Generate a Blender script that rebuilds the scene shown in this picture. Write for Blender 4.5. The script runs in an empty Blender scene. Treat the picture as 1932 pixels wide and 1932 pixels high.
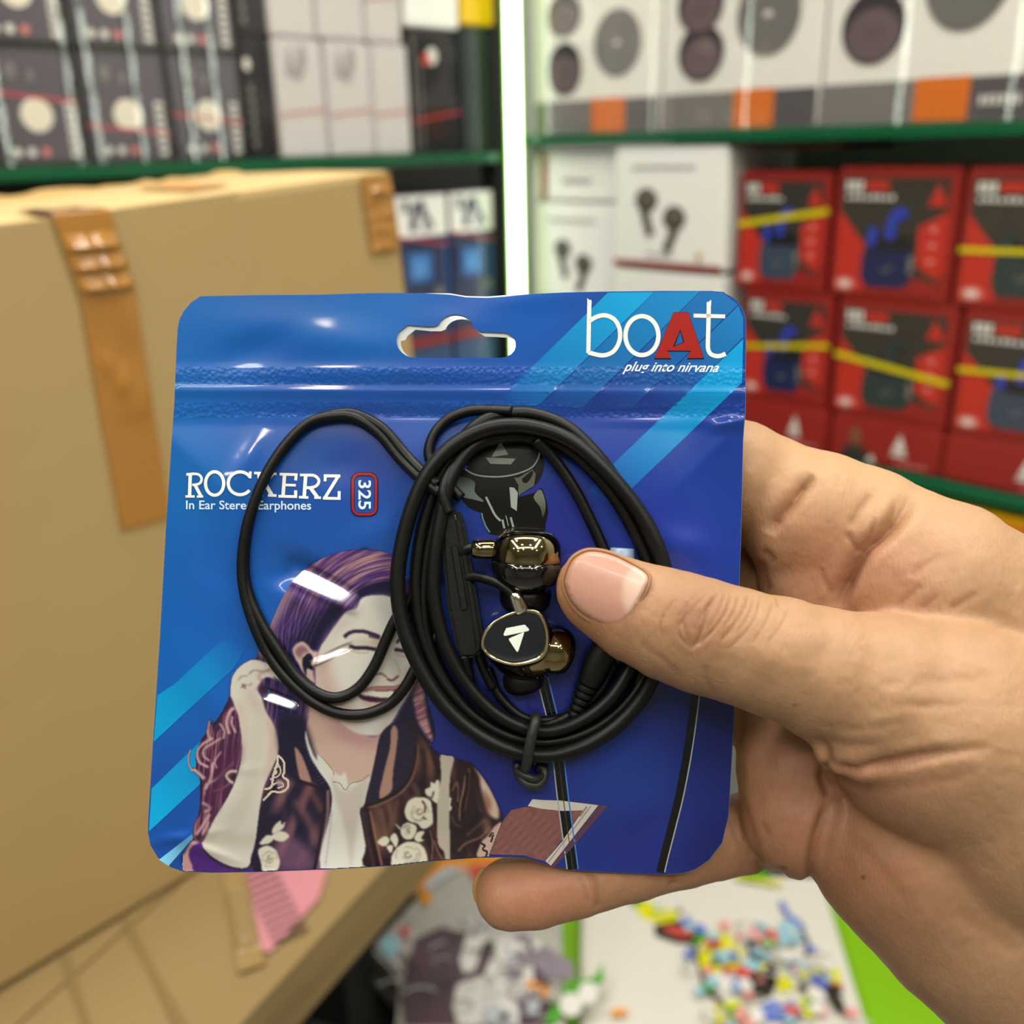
import bpy, bmesh, math, random
import numpy as np
from mathutils import Matrix, Vector
from mathutils.geometry import delaunay_2d_cdt

# ---------------------------------------------------------------- camera, world, lights, exposure
SC = bpy.context.scene
COL = SC.collection
R = math.radians
PITCH, ROLL, EYE = 20.6, -1.4, 1.5

cam_data = bpy.data.cameras.new('camera')
cam = bpy.data.objects.new('camera', cam_data)
COL.objects.link(cam)
cam.matrix_world = (Matrix.Translation((0, 0, EYE)) @ Matrix.Rotation(R(90 - PITCH), 4, 'X')
                    @ Matrix.Rotation(R(ROLL), 4, 'Z'))
cam_data.sensor_width = 36.0
cam_data.lens = 36.0 * 1850 / 1932
cam_data.clip_start = 0.01
cam_data.dof.use_dof = True
cam_data.dof.focus_distance = 0.183
cam_data.dof.aperture_fstop = 12.5
SC.camera = cam

world = bpy.data.worlds.new('world')
SC.world = world
world.use_nodes = True
world.node_tree.nodes['Background'].inputs[0].default_value = (0.93, 0.97, 1.0, 1)
world.node_tree.nodes['Background'].inputs[1].default_value = 0.12

def area(name, loc, target, sx, sy, power, col=(1, 0.975, 0.925)):
    d = bpy.data.lights.new(name, 'AREA')
    d.shape = 'RECTANGLE'; d.size = sx; d.size_y = sy; d.energy = power; d.color = col
    o = bpy.data.objects.new(name, d); COL.objects.link(o)
    o.location = loc
    o.rotation_euler = (Vector(target) - Vector(loc)).to_track_quat('-Z', 'Y').to_euler()
    return o

# fluorescent battens and downlights of the shop ceiling (2.75 m), above and behind the photographer
CEIL = 2.75
area('ceiling_batten', (-0.95, -0.35, CEIL - .03), (-0.95, -0.35, 0), .10, 1.5, 17)
area('ceiling_batten', (0.85, -0.30, CEIL - .03), (0.85, -0.30, 0), .10, 1.5, 17)
area('ceiling_batten', (0.0, 0.45, CEIL - .03), (0.0, 0.45, 0), 1.3, .12, 23)
area('ceiling_batten', (-0.1, -1.0, CEIL - .03), (-0.1, -1.0, 0), 1.5, .075, 14)
for x, y in ((-.9, -.75), (-.35, -.55), (.3, -.6), (.9, -.8), (-.6, .15), (.55, .2), (-1.5, -.9), (-1.2, -1.6), (-.4, -1.3), (.6, -1.25), (1.3, -1.5), (1.6, -.6)):
    area('downlight', (x, y, CEIL - .02), (x, y, 0), .10, .10, 2.2, (1, .88, .66))

SC.view_settings.view_transform = 'Standard'
SC.view_settings.look = 'None'
SC.view_settings.gamma = 1.0
SC.view_settings.use_curve_mapping = False
SC.view_settings.exposure = -0.14

# ---------------------------------------------------------------- helpers
def srgb(r, g, b):
    f = lambda c: (c / 255 / 12.92) if c / 255 <= .04045 else ((c / 255 + .055) / 1.055) ** 2.4
    return (f(r), f(g), f(b), 1)

MATS = {}
def mat(name, col, rough=.5, metal=0, spec=.5, emit=0, trans=0, coat=0, sss=0, vcol=None, bump=None, noise=None, ior=1.45):
    """procedural principled material; col is sRGB 0..255. bump=(scale, strength), noise=(scale, amount)"""
    if name in MATS: return MATS[name]
    m = bpy.data.materials.new(name); m.use_nodes = True
    nt = m.node_tree; b = nt.nodes['Principled BSDF']
    c = srgb(*col)
    b.inputs['Base Color'].default_value = c
    b.inputs['Roughness'].default_value = rough
    b.inputs['Metallic'].default_value = metal
    b.inputs['Specular IOR Level'].default_value = spec
    b.inputs['IOR'].default_value = ior
    b.inputs['Transmission Weight'].default_value = trans
    b.inputs['Coat Weight'].default_value = coat
    b.inputs['Coat Roughness'].default_value = .06
    if sss:
        b.inputs['Subsurface Weight'].default_value = sss
        b.inputs['Subsurface Radius'].default_value = (.004, .0016, .0008)
        b.inputs['Subsurface Scale'].default_value = 1
    if emit:
        b.inputs['Emission Color'].default_value = c
        b.inputs['Emission Strength'].default_value = emit
    tc = nt.nodes.new('ShaderNodeTexCoord')
    src = None
    if vcol:
        a = nt.nodes.new('ShaderNodeVertexColor'); a.layer_name = vcol
        src = a.outputs['Color']
        nt.links.new(src, b.inputs['Base Color'])
    if noise:
        n = nt.nodes.new('ShaderNodeTexNoise'); n.inputs['Scale'].default_value = noise[0]; n.inputs['Detail'].default_value = 4
        nt.links.new(tc.outputs['Object'], n.inputs['Vector'])
        mr = nt.nodes.new('ShaderNodeMapRange')
        mr.inputs['To Min'].default_value = 1 - noise[1]; mr.inputs['To Max'].default_value = 1 + noise[1]
        nt.links.new(n.outputs['Fac'], mr.inputs['Value'])
        mx = nt.nodes.new('ShaderNodeVectorMath'); mx.operation = 'SCALE'
        if src: nt.links.new(src, mx.inputs[0])
        else: mx.inputs[0].default_value = c[:3]
        nt.links.new(mr.outputs[0], mx.inputs['Scale'])
        nt.links.new(mx.outputs[0], b.inputs['Base Color'])
    if bump:
        n = nt.nodes.new('ShaderNodeTexNoise'); n.inputs['Scale'].default_value = bump[0]; n.inputs['Detail'].default_value = 3
        nt.links.new(tc.outputs['Object'], n.inputs['Vector'])
        bp = nt.nodes.new('ShaderNodeBump'); bp.inputs['Strength'].default_value = bump[1]; bp.inputs['Distance'].default_value = .001
        nt.links.new(n.outputs['Fac'], bp.inputs['Height'])
        nt.links.new(bp.outputs[0], b.inputs['Normal'])
    MATS[name] = m
    return m

def film_mat(name, refl=.09, rough=.06):
    m = bpy.data.materials.new(name); m.use_nodes = True; nt = m.node_tree; nt.nodes.clear()
    o = nt.nodes.new('ShaderNodeOutputMaterial'); mx = nt.nodes.new('ShaderNodeMixShader'); t = nt.nodes.new('ShaderNodeBsdfTransparent'); g = nt.nodes.new('ShaderNodeBsdfGlossy')
    g.inputs['Roughness'].default_value = rough; n = nt.nodes.new('ShaderNodeTexNoise'); n.inputs['Scale'].default_value = 120
    tc = nt.nodes.new('ShaderNodeTexCoord'); nt.links.new(tc.outputs['Object'], n.inputs['Vector']); b = nt.nodes.new('ShaderNodeBump'); b.inputs['Strength'].default_value = .02; b.inputs['Distance'].default_value = .001
    nt.links.new(n.outputs['Fac'], b.inputs['Height']); nt.links.new(b.outputs[0], g.inputs['Normal'])
    mx.inputs[0].default_value = refl; nt.links.new(t.outputs[0], mx.inputs[1]); nt.links.new(g.outputs[0], mx.inputs[2]); nt.links.new(mx.outputs[0], o.inputs[0])
    return m

def link(name, me, parent=None, m=None, smooth=False):
    o = bpy.data.objects.new(name, me); COL.objects.link(o)
    if parent is not None: o.parent = parent
    if m is not None and not me.materials: me.materials.append(m)
    if smooth: me.shade_smooth()
    return o

def pydata(name, verts, faces, parent=None, m=None, smooth=False):
    me = bpy.data.meshes.new(name)
    me.from_pydata([tuple(map(float, v)) for v in verts], [], [tuple(map(int, f)) for f in faces]); me.update()
    return link(name, me, parent, m, smooth)

def npmesh(name, V, F, parent=None, m=None, smooth=True, col=None):
    """fast mesh from numpy verts and a uniform face array (tris or quads)"""
    me = bpy.data.meshes.new(name)
    V = np.asarray(V, np.float32); F = np.asarray(F, np.int32)
    me.vertices.add(len(V)); me.vertices.foreach_set('co', V.ravel())
    k = F.shape[1]
    me.loops.add(F.size); me.loops.foreach_set('vertex_index', F.ravel())
    me.polygons.add(len(F)); me.polygons.foreach_set('loop_start', np.arange(0, F.size, k, dtype=np.int32))
    me.update(calc_edges=True); me.validate()
    if col is not None:
        a = me.color_attributes.new('paint', 'FLOAT_COLOR', 'POINT')
        c = np.ones((len(V), 4), np.float32); c[:, :3] = col
        a.data.foreach_set('color', c.ravel())
    return link(name, me, parent, m, smooth)

def root(name, label, cat, loc=(0, 0, 0), rz=0, group=None, M=None):
    o = bpy.data.objects.new(name, None); COL.objects.link(o)
    o.empty_display_size = .02
    if M is not None: o.matrix_world = M
    else: o.location = loc; o.rotation_euler = (0, 0, rz)
    return tag(o, label, cat, group)

def tag(o, label, cat, group=None):
    o['label'] = label; o['category'] = cat
    if group: o['group'] = group
    return o

def struct(o):
    o['kind'] = 'structure'; return o

def bm_obj(name, bm, parent=None, m=None, smooth=False):
    me = bpy.data.meshes.new(name); bm.to_mesh(me); bm.free()
    return link(name, me, parent, m, smooth)

def box(name, x0, x1, y0, y1, z0, z1, parent=None, m=None, bevel=.002, seg=1):
    bm = bmesh.new()
    bmesh.ops.create_cube(bm, size=1)
    for v in bm.verts:
        v.co = ((x0 + x1) / 2 + v.co.x * (x1 - x0), (y0 + y1) / 2 + v.co.y * (y1 - y0), (z0 + z1) / 2 + v.co.z * (z1 - z0))
    if bevel: bmesh.ops.bevel(bm, geom=bm.edges[:], offset=bevel, segments=seg, affect='EDGES', clamp_overlap=True)
    return bm_obj(name, bm, parent, m)

def disc_pts(cx, cy, rx, ry, n=28, ph=0):
    return [(cx + rx * math.cos(ph + 2 * math.pi * i / n), cy + ry * math.sin(ph + 2 * math.pi * i / n)) for i in range(n)]

def rrect(x0, y0, x1, y1, r, n=5):
    P = []
    for cx, cy, a0 in ((x1 - r, y1 - r, 0), (x0 + r, y1 - r, 90), (x0 + r, y0 + r, 180), (x1 - r, y0 + r, 270)):
        for i in range(n + 1):
            a = R(a0 + 90 * i / n); P.append((cx + r * math.cos(a), cy + r * math.sin(a)))
    return P

def ribbon(pts, w):
    """outline polygon of a flat stroke"""
    pts = [Vector(p) for p in pts]; L = []; Q = []
    for i, p in enumerate(pts):
        t = (pts[min(i + 1, len(pts) - 1)] - pts[max(i - 1, 0)]).normalized(); n = Vector((-t.y, t.x)) * w / 2
        L.append(tuple(p + n)); Q.append(tuple(p - n))
    return L + Q[::-1]

def arc(cx, cy, rx, ry, a0, a1, n=14):
    return [(cx + rx * math.cos(R(a0 + (a1 - a0) * i / n)), cy + ry * math.sin(R(a0 + (a1 - a0) * i / n))) for i in range(n + 1)]

def decal(name, polys, parent, m, y=-.0006, plane='xz', th=.0003):
    """printed shape(s) lying flat on a carton's front (x,z in metres), a thin layer of ink"""
    bm = bmesh.new()
    for P in polys:
        vs = [bm.verts.new((p[0], y, p[1]) if plane == 'xz' else (p[0], p[1], y)) for p in P]
        try: bm.faces.new(vs)
        except ValueError: pass
    bmesh.ops.triangulate(bm, faces=[f for f in bm.faces if len(f.verts) > 4])
    return bm_obj(name, bm, parent, m)
# ---------------------------------------------------------------- the shop: shell, two shelf walls meeting at a lit post
CX, CY = 0.0138, 1.2999
S2 = 2 ** -.5
def RW(a, off=0):   # point on the right shelf front: a metres from the corner, off metres out into the room
    return (CX + S2 * a - S2 * off, CY - S2 * a - S2 * off)
def LW(a, off=0):
    return (CX - S2 * a + S2 * off, CY - S2 * a - S2 * off)

m_wall = mat('painted_wall', (196, 198, 190), .8, noise=(6, .05))
m_wood = mat('back_board', (60, 58, 55), .6, noise=(9, .15))
m_floor = mat('floor_tile', (150, 146, 138), .35, noise=(5, .12))
m_ceil = mat('ceiling_paint', (210, 210, 205), .85, noise=(3, .04))
struct(box('floor', -2.5, 2.5, -3.2, 2.3, -.05, 0, None, m_floor, 0))
struct(box('ceiling', -2.5, 2.5, -3.2, 2.3, CEIL, CEIL + .05, None, m_ceil, 0))
struct(box('wall_back', -2.5, 2.5, -3.25, -3.2, 0, CEIL, None, m_wall, 0))
struct(box('wall_left', -2.55, -2.5, -3.2, 2.3, 0, CEIL, None, m_wall, 0))
struct(box('wall_right', 2.5, 2.55, -3.2, 2.3, 0, CEIL, None, m_wall, 0))
# the two panelled walls behind the shelving, 45 degrees to the view
DEP = .30
def panel(name, rz, x0, x1, m):
    o = box(name, x0, x1, DEP, DEP + .03, 0, CEIL, None, m, 0)
    o.location = (CX, CY, 0); o.rotation_euler = (0, 0, rz)
    return struct(o)
panel('wall_shelf_right', R(-45), -.32, 2.9, m_wall)
panel('wall_shelf_left', R(45), -2.9, .32, m_wood)

m_green = mat('green_glass', (14, 108, 74), .08, trans=.35, spec=.6)
m_greenedge = mat('green_glass_edge', (6, 84, 50), .25, spec=.6, noise=(30, .2))
def shelf(label, rz, x0, x1, z):
    t = root('glass_shelf', label, 'shelf', (CX, CY, z), rz, None)
    box('glass_pane', x0, x1, -.012, DEP - .002, -.011, -.001, t, m_green, .001)
    box('polished_edge', x0, x1, -.0145, -.0122, -.0115, -.0005, t, m_greenedge, .0006)
    return t
shelf('green-edged glass shelf under the grey and white headset cartons', R(-45), .03, 1.2, 1.508)
shelf('green-edged glass shelf beneath the lowest row of red cartons', R(-45), .03, 1.2, 1.187)
shelf('green-edged glass shelf under the black cartons with white discs', R(45), -1.2, -.03, 1.491)
shelf('green glass shelf carrying the small blue and white cartons', R(45), -1.2, -.03, 1.222)

# lit post in the corner
t = root('led_strip_light', 'glowing white vertical LED strip with yellow-green edges at the shelf corner', 'light', (CX, CY, 0), 0)
m_led = mat('led_glow', (248, 255, 246), .4, emit=8.0)
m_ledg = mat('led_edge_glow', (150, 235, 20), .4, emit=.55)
m_alu = mat('white_profile', (188, 190, 184), .45, noise=(20, .05))
box('diffuser', -.0072, .0072, -.046, -.032, .85, 2.3, t, m_led, .003, 2)
box('edge_fringe', -.0100, -.0073, -.044, -.031, .85, 2.3, t, m_ledg, .001).name = 'edge_fringe'  # glowing strips built for the yellow-green fringe of light along the LED
box('edge_fringe', .0073, .0098, -.044, -.031, .85, 2.3, t, m_ledg, .001)
box('led_backing', -.0102, .0102, -.031, -.001, .85, 2.3, t, m_alu, .001)
tp = root('shelf_post', 'pale grey upright shelf post right of the LED strip', 'post', (CX, CY, 0), R(-45))
box('upright', .0255, .040, .0, .012, 0, 2.4, tp, m_alu, .002)
tp = root('shelf_post', 'black upright shelf post left of the LED strip', 'post', (CX, CY, 0), R(45))
box('upright', -.040, -.0255, .002, .02, 0, 2.4, tp, mat('black_profile', (22, 26, 26), .4, noise=(20, .1)), .002)

# ---- printed cartons
m_white = mat('white_card', (230, 227, 218), .32, coat=.25, bump=(14, .25), noise=(10, .02))
m_white2 = mat('bright_card', (234, 234, 228), .35, coat=.2, bump=(14, .2), noise=(10, .02))
m_grey = mat('grey_ink', (122, 118, 114), .3, coat=.4)
m_dgrey = mat('dark_grey_ink', (88, 84, 86), .3, coat=.4)
m_orange = mat('orange_ink', (214, 112, 36), .35, coat=.3)
m_cap = mat('charging_case_grey', (112, 110, 106), .3, coat=.5)
m_bud = mat('dark_earbud_ink', (58, 52, 58), .3, coat=.5)
m_budl = mat('mauve_earbud_ink', (104, 88, 90), .3, coat=.5)
m_red = mat('red_card', (142, 38, 34), .32, coat=.3, bump=(12, .2), noise=(8, .05))
m_redl = mat('bright_red_ink', (182, 48, 38), .32, coat=.3)
m_blk = mat('black_card', (34, 33, 36), .22, coat=.6, bump=(16, .35))
m_blk2 = mat('charcoal_ink', (54, 52, 49), .25, coat=.6)
m_purp = mat('aubergine_ink', (80, 72, 84), .25, coat=.6, bump=(22, .3))
m_navy = mat('navy_ink', (30, 40, 78), .3, coat=.5)
m_blue = mat('bright_blue_ink', (44, 66, 170), .3, coat=.4)
m_sky = mat('sky_blue_ink', (50, 104, 170), .3, coat=.4)
m_teal = mat('dark_teal_ink', (44, 58, 58), .3, coat=.4)
m_ink = mat('white_ink', (212, 208, 200), .4)
m_cream = mat('cream_ink', (226, 219, 200), .4)
m_pink = mat('pale_red_ink', (206, 120, 112), .4)
m_yellow = mat('yellow_card', (226, 186, 0), .4, noise=(6, .04))
m_ystrip = mat('yellow_tear_film', (204, 190, 20), .25, coat=.5)
m_rstrip = mat('red_tear_film', (196, 64, 66), .25, coat=.5)
m_olive = mat('olive_grey_ink', (82, 78, 62), .35)

def carton(name, side, a, z, w, h, d, label, cat, m, group=None, bev=.002, off=0.0, turn=0):  # callers' places and sizes were worked out from image pixels on the shelf fronts
    """a carton on a shelf: root at its front lower left edge, x to the right, y into the shelf, z up"""
    if side == 'R': x, y = RW(a, off); rz = R(-45 + turn)
    else: x, y = LW(a, off); rz = R(45 + turn)
    t = root(name, label, cat, (x, y, z), rz, group)
    box('carton_body', 0, w, 0, d, 0, h, t, m, bev, 2)
    box('top_flap', .003, w - .003, .002, d - .003, h - .0004, h + .0012, t, m, .0005)
    return t

m_film_wrap = film_mat('shrink_wrap', .085, .05)
def shrink_film(t, w, h, folds, seed):
    """shrink wrap standing off the front with flat upright folds that glint in the corner LED; folds are (place, width)"""
    loc, rz = t.location, t.rotation_euler.z; c, sn = math.cos(rz), math.sin(rz)
    to_l = lambda x, y: ((x - loc.x) * c + (y - loc.y) * sn, -(x - loc.x) * sn + (y - loc.y) * c)
    cl, ll = to_l(0, 0), to_l(CX, CY - .039); xs = [0.0, w]; B = -.0022; prof = []
    for pl, wd in folds:
        x0 = pl * w; xm = x0 + wd / 2
        v = Vector((cl[0] - xm, cl[1])).normalized(); l = Vector((ll[0] - xm, ll[1] + .004)).normalized(); n = v + l
        prof.append((x0, wd, -n.x / n.y)); xs += [x0 - .0015, x0 - .0002, x0, x0 + wd, x0 + wd + .0002, x0 + wd + .0015]
    xs = sorted(x for x in xs if 0 <= x <= w)
    def f(x):
        y = B
        for x0, wd, fx in prof:
            H = abs(fx) * wd; u = (x - x0) / wd
            if 0 <= u <= 1: y = min(y, B - H * ((1 - u) if fx > 0 else u))
            elif -.0015 / wd < u < 0 and fx > 0: y = min(y, B - H * (1 + u * wd / .0015))
            elif 1 < u < 1 + .0015 / wd and fx < 0: y = min(y, B - H * (1 - (u - 1) * wd / .0015))
        return y
    q = np.random.RandomState(seed); nz = 10; V = []; F = []; nx = len(xs) - 1
    amp = [max(.0, min(1, 1.3 * math.sin(math.pi * (j / nz * .9 + .05)) + .2 * q.rand())) for j in range(nz + 1)]
    for j in range(nz + 1):
        for x in xs: V.append((x + .0006 * math.sin(j * 1.7 + seed), f(x), h * j / nz))
    for j in range(nz):
        for i in range(nx): k = j * (nx + 1) + i; F.append((k, k + 1, k + nx + 2, k + nx + 1))
    pydata('shrink_film', V, F, t, m_film_wrap)
# upper right shelf: three headset cartons, each with twin buds, a round case, grey foot and orange square
def headset(a, w, label, discs, cap, orange, dark, word=None):
    t = carton('headset_carton', 'R', a, 1.5085, w, .205, .12, label, 'box', m_white, 'headset cartons on the upper right shelf')
    fh = .036
    decal('grey_band', [[(.001, .001), (w - .001, .001), (w - .001, fh), (.001, fh)]], t, m_grey)
    o0, o1 = orange
    decal('orange_square', [[(o0, .0015), (o1, .0015), (o1, fh + .001), (o0, fh + .001)]], t, m_orange, -.001)
    decal('dark_band', [[(o1, .0012), (w - .001, .0012), (w - .001, fh - .001), (o1, fh - .001)]], t, m_dgrey, -.0008)
    for i, (x, z, rx, rz_) in enumerate(discs):
        decal('earbud_picture', [disc_pts(x, z, rx, rz_)], t, m_bud, -.001 - .0002 * i)
        decal('earbud_rim', [disc_pts(x + .001, z - rz_ * .22, rx * .86, rz_ * .72)], t, m_budl, -.0016 - .0002 * i)
        decal('earbud_mark', [ribbon([(x - rx * .3, z), (x - rx * .1, z - .006), (x + rx * .1, z), (x + rx * .3, z - .006)], .002)], t, m_dgrey, -.0022 - .0002 * i)
    x, z, rx, rz_ = cap
    decal('case_picture', [disc_pts(x, z, rx, rz_)], t, m_cap, -.001)
    decal('case_mark', [disc_pts(x, z, rx * .14, rz_ * .08)], t, m_ink, -.0013)
    shrink_film(t, w, .20, {0: ((.94, .005),), 1: ((.56, .006),), 2: ((.38, .006), (.86, .005))}[int(a > .1) + int(a > .3)], int(a * 100))
    if word: decal('model_word', [[(word + .006 * i, .013), (word + .006 * i + .004, .013), (word + .006 * i + .004, .021), (word + .006 * i, .021)] for i in range(6)], t, m_ink, -.0013)
    return t
headset(.037, .184, 'white headset carton nearest the LED strip with two stacked earbud discs', [(.047, .126, .026, .022), (.048, .070, .026, .028)], (.125, .092, .033, .034), (.089, .137), True)
headset(.224, .183, 'middle white headset carton with grey disc crossed by a film glare', [(.045, .118, .028, .026), (.048, .074, .028, .027)], (.124, .103, .035, .037), (.090, .136), True)
headset(.410, .200, 'rightmost white headset carton with one large dark earbud disc', [(.046, .082, .030, .031)], (.126, .112, .036, .040), (.091, .139), True, .148)

# lower right shelf: white earbud cartons
def budpic(t, x, z, s, m=None):
    m = m or m_olive
    for k, (dx, dz, an) in enumerate(((-.018, .014, 20), (.016, -.002, -24))):
        cx, cz = x + dx * s, z + dz * s
        decal('earbud_picture', [disc_pts(cx, cz, .0135 * s, .0115 * s)], t, m, -.001)
        a = R(an); hx, hz = cx + .006 * s * (1 if k else -1) , cz
        q = [(hx, hz), (hx + .036 * s * math.sin(a) , hz - .036 * s * math.cos(a))]
        decal('earbud_stem', [ribbon(q, .010 * s)], t, m, -.0012)
        decal('earbud_glint', [disc_pts(cx + .002 * s, cz + .002 * s, .005 * s, .004 * s)], t, m_cap, -.0015)
def small_text(t, x0, x1, z, m, h=.004, y=-.001, name='text_line'):
    n = max(3, int((x1 - x0) / .0055)); P = []
    for i in range(n):
        u = x0 + (x1 - x0) * i / n; v = u + (x1 - x0) / n * .68
        P.append([(u, z), (v, z), (v, z + h * (1 if i % 3 else .72)), (u, z + h * (1 if i % 3 else .72))])
    decal(name, P, t, m, y)
WG = 'white earbud cartons on the lower right shelf'
t = carton('earbud_carton', 'R', .036, 1.434, .127, .054, .13, 'white carton with red left edge lying atop the small earbud stack', 'box', m_white2, WG)
decal('red_edge', [[(.010, .001), (.020, .001), (.020, .052), (.010, .052)]], t, m_red, -.0007)
small_text(t, .045, .09, .020, m_cap, .005)
t = carton('earbud_carton', 'R', .036, 1.318, .128, .112, .13, 'shorter white earbud carton beside the LED post, dark earbud pair on front', 'box', m_white2, WG)
budpic(t, .062, .045, 1.0); small_text(t, .022, .098, .091, m_grey, .004)
t = carton('earbud_carton', 'R', .036, 1.188, .128, .128, .13, 'white carton at the bottom of the stack beside the post', 'box', m_white2, WG)
t = carton('earbud_carton', 'R', .170, 1.366, .148, .126, .14, 'taller white earbud carton with red base line left of the red cartons', 'box', m_white2, WG, off=.012)
budpic(t, .066, .056, 1.12); small_text(t, .026, .110, .104, m_grey, .004)
decal('red_base_line', [[(.001, -.0005), (.147, -.0005), (.147, .006), (.001, .006)]], t, m_red, -.0008)
decal('gold_seal', [disc_pts(.118, .014, .004, .005, 12)], t, mat('gold_ink', (190, 150, 50), .4), -.001)
small_text(t, .045, .085, .012, m_grey, .003)
t = carton('earbud_carton', 'R', .170, 1.188, .148, .172, .14, 'white carton under the tall earbud carton with the red line', 'box', m_white2, WG, off=.012)
t = carton('brown_carton', 'R', .335, 1.4875, .10, .006, .12, 'flat brown card sleeve wedged below the upper right glass shelf', 'box', mat('brown_card', (82, 58, 50), .5, noise=(20, .1)))

# red earbud cartons: 3 columns x 2 rows, then a lower row of plain red cartons
def red_carton(a, z, w, h, label, prod, strap):
    t = carton('red_earbud_carton', 'R', a, z, w, h, .10, label, 'box', m_red, 'red earbud cartons in two rows')
    s = w / .118; k = h / .118
    P = lambda L: [(x * s, y * k) for x, y in L]
    decal('black_panel', [P([(.006, .007), (.108, .007), (.108, .110), (.006, .110)])], t, m_blk2, -.0005)
    decal('red_wedge', [P([(.006, .080), (.044, .038), (.036, .007), (.006, .007)])], t, m_redl, -.0008)
    decal('red_floor', [P([(.030, .007), (.108, .007), (.108, .018), (.070, .026), (.040, .010)])], t, m_red, -.0007)
    decal('red_hexagon', [P([(.084, .068), (.108, .080), (.111, .076), (.111, .030), (.106, .022), (.090, .030), (.085, .036)])], t, m_redl, -.0009)
    decal('spec_icons', [disc_pts(.098 * s, (.066 - .014 * i) * k, .0035, .0028, 8) for i in range(3)], t, m_pink, -.0012)
    decal('sail_logo', [P([(.090, .086), (.108, .086), (.098, .106)])], t, m_redl, -.0009)
    for i, x in enumerate((.010, .016, .022)): decal('brand_word', [P([(x, .098), (x + .0045, .098), (x + .0045, .107), (x, .107)])], t, m_ink, -.0009)
    decal('red_word', [P([(.029, .0985), (.052, .0985), (.052, .107), (.029, .107)])], t, m_redl, -.0009)
    small_text(t, .011 * s, .060 * s, .0905 * k, m_ink, .0045, -.0009)
    decal('badge', [disc_pts(.017 * s, .013 * k, .010 * s, .006 * k, 16)], t, m_pink, -.0012)
    decal('badge_word', [disc_pts(.017 * s, .013 * k, .0055 * s, .0028 * k, 10)], t, m_ink, -.0014)
    body = {'blue': m_navy, 'teal': m_teal, 'grey': mat('slate_ink', (58, 70, 88), .3, coat=.4)}[prod]
    decal('case_picture', [[(x * s, y * k) for x, y in rrect(.032, .012, .082, .052, .012)]], t, body, -.0012)
    decal('case_lid_shadow', [[(x * s, y * k) for x, y in rrect(.040, .046, .080, .060, .006)]], t, m_blk, -.0014)
    decal('case_mark', [ribbon([(.052 * s, .030 * k), (.056 * s, .026 * k), (.063 * s, .032 * k)], .0018)], t, m_cap, -.0016)
    decal('case_glint', [P([(.078, .026), (.083, .026), (.083, .042), (.078, .042)])], t, m_cap, -.0015)
    stem = m_blue if prod != 'teal' else m_teal
    decal('earbud_stem', [[(x * s, y * k) for x, y in ribbon([(.040, .050), (.041, .066)], .008)]], t, stem, -.0015)
    decal('earbud_picture', [[(x * s, y * k) for x, y in ribbon([(.057, .056), (.059, .074), (.064, .080), (.072, .078)], .009)]], t, stem, -.0015)
    if strap:
        (y0, y1, wd) = strap
        decal('tear_strip', [ribbon([(.001, y0 * k), (w - .001, y1 * k)], wd)], t, m_ystrip, -.0018)
    return t
red_carton(.327, 1.3505, .103, .116, 'red and black earbud carton, top row beside the white cartons, broad yellow strip', 'grey', (.066, .082, .006))
red_carton(.435, 1.3505, .118, .120, 'red and black earbud carton, top row centre, navy case and thin olive strip', 'blue', None)
red_carton(.557, 1.3505, .118, .120, 'red and black earbud carton, top row at the right edge of the photo', 'teal', (.050, .052, .005))
red_carton(.340, 1.234, .103, .115, 'red and black earbud carton, second row partly behind the pouch corner', 'blue', (.056, .068, .005))
red_carton(.448, 1.234, .118, .115, 'red and black earbud carton, second row centre with slanting yellow strip', 'teal', (.062, .046, .006))
red_carton(.570, 1.234, .118, .115, 'red and black earbud carton, second row right with level yellow strip', 'grey', (.062, .066, .005))

def low_red(a, w, label, pic):
    t = carton('flat_red_carton', 'R', a, 1.188, w, .044, .10, label, 'box', m_red, 'flat red cartons on the lowest right shelf', off=.004)
    decal('sail_logo', [[(w * .58, .018), (w * .70, .018), (w * .64, .036)]], t, m_ink)
    decal('hull_logo', [[(w * .56, .013), (w * .72, .013), (w * .69, .0165), (w * .59, .0165)]], t, m_ink)
    small_text(t, w * .62, w * .9, .004, m_pink, .004)
    if pic:
        decal('portrait_jacket', [[(.012, .001), (.046, .001), (.040, .014), (.028, .018), (.016, .014)]], t, m_blk2)
        decal('portrait_head', [disc_pts(.027, .026, .007, .009, 16)], t, mat('portrait_brown', (120, 78, 56), .4), -.0008)
        decal('portrait_scarf', [[(.040, .002), (.050, .002), (.046, .010)]], t, m_ink, -.0008)
    return t
low_red(.346, .104, 'flat red carton, lowest row, tucked behind the finger', False)
low_red(.454, .114, 'flat red carton, lowest row, with a small portrait on its front', True)
low_red(.570, .118, 'flat red carton, lowest row, at the right edge with white sail logo', False)
t = carton('yellow_carton', 'R', .50, 1.08, .34, .085, .20, 'bright yellow carton below the green glass shelf at the right edge', 'box', m_yellow, off=.01)
decal('amber_top_band', [[(.001, .064), (.339, .064), (.339, .084), (.001, .084)]], t, mat('amber_ink', (196, 118, 12), .4))
decal('white_spot', [disc_pts(.16, .036, .012, .012, 16)], t, m_ink, -.0009)

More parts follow.
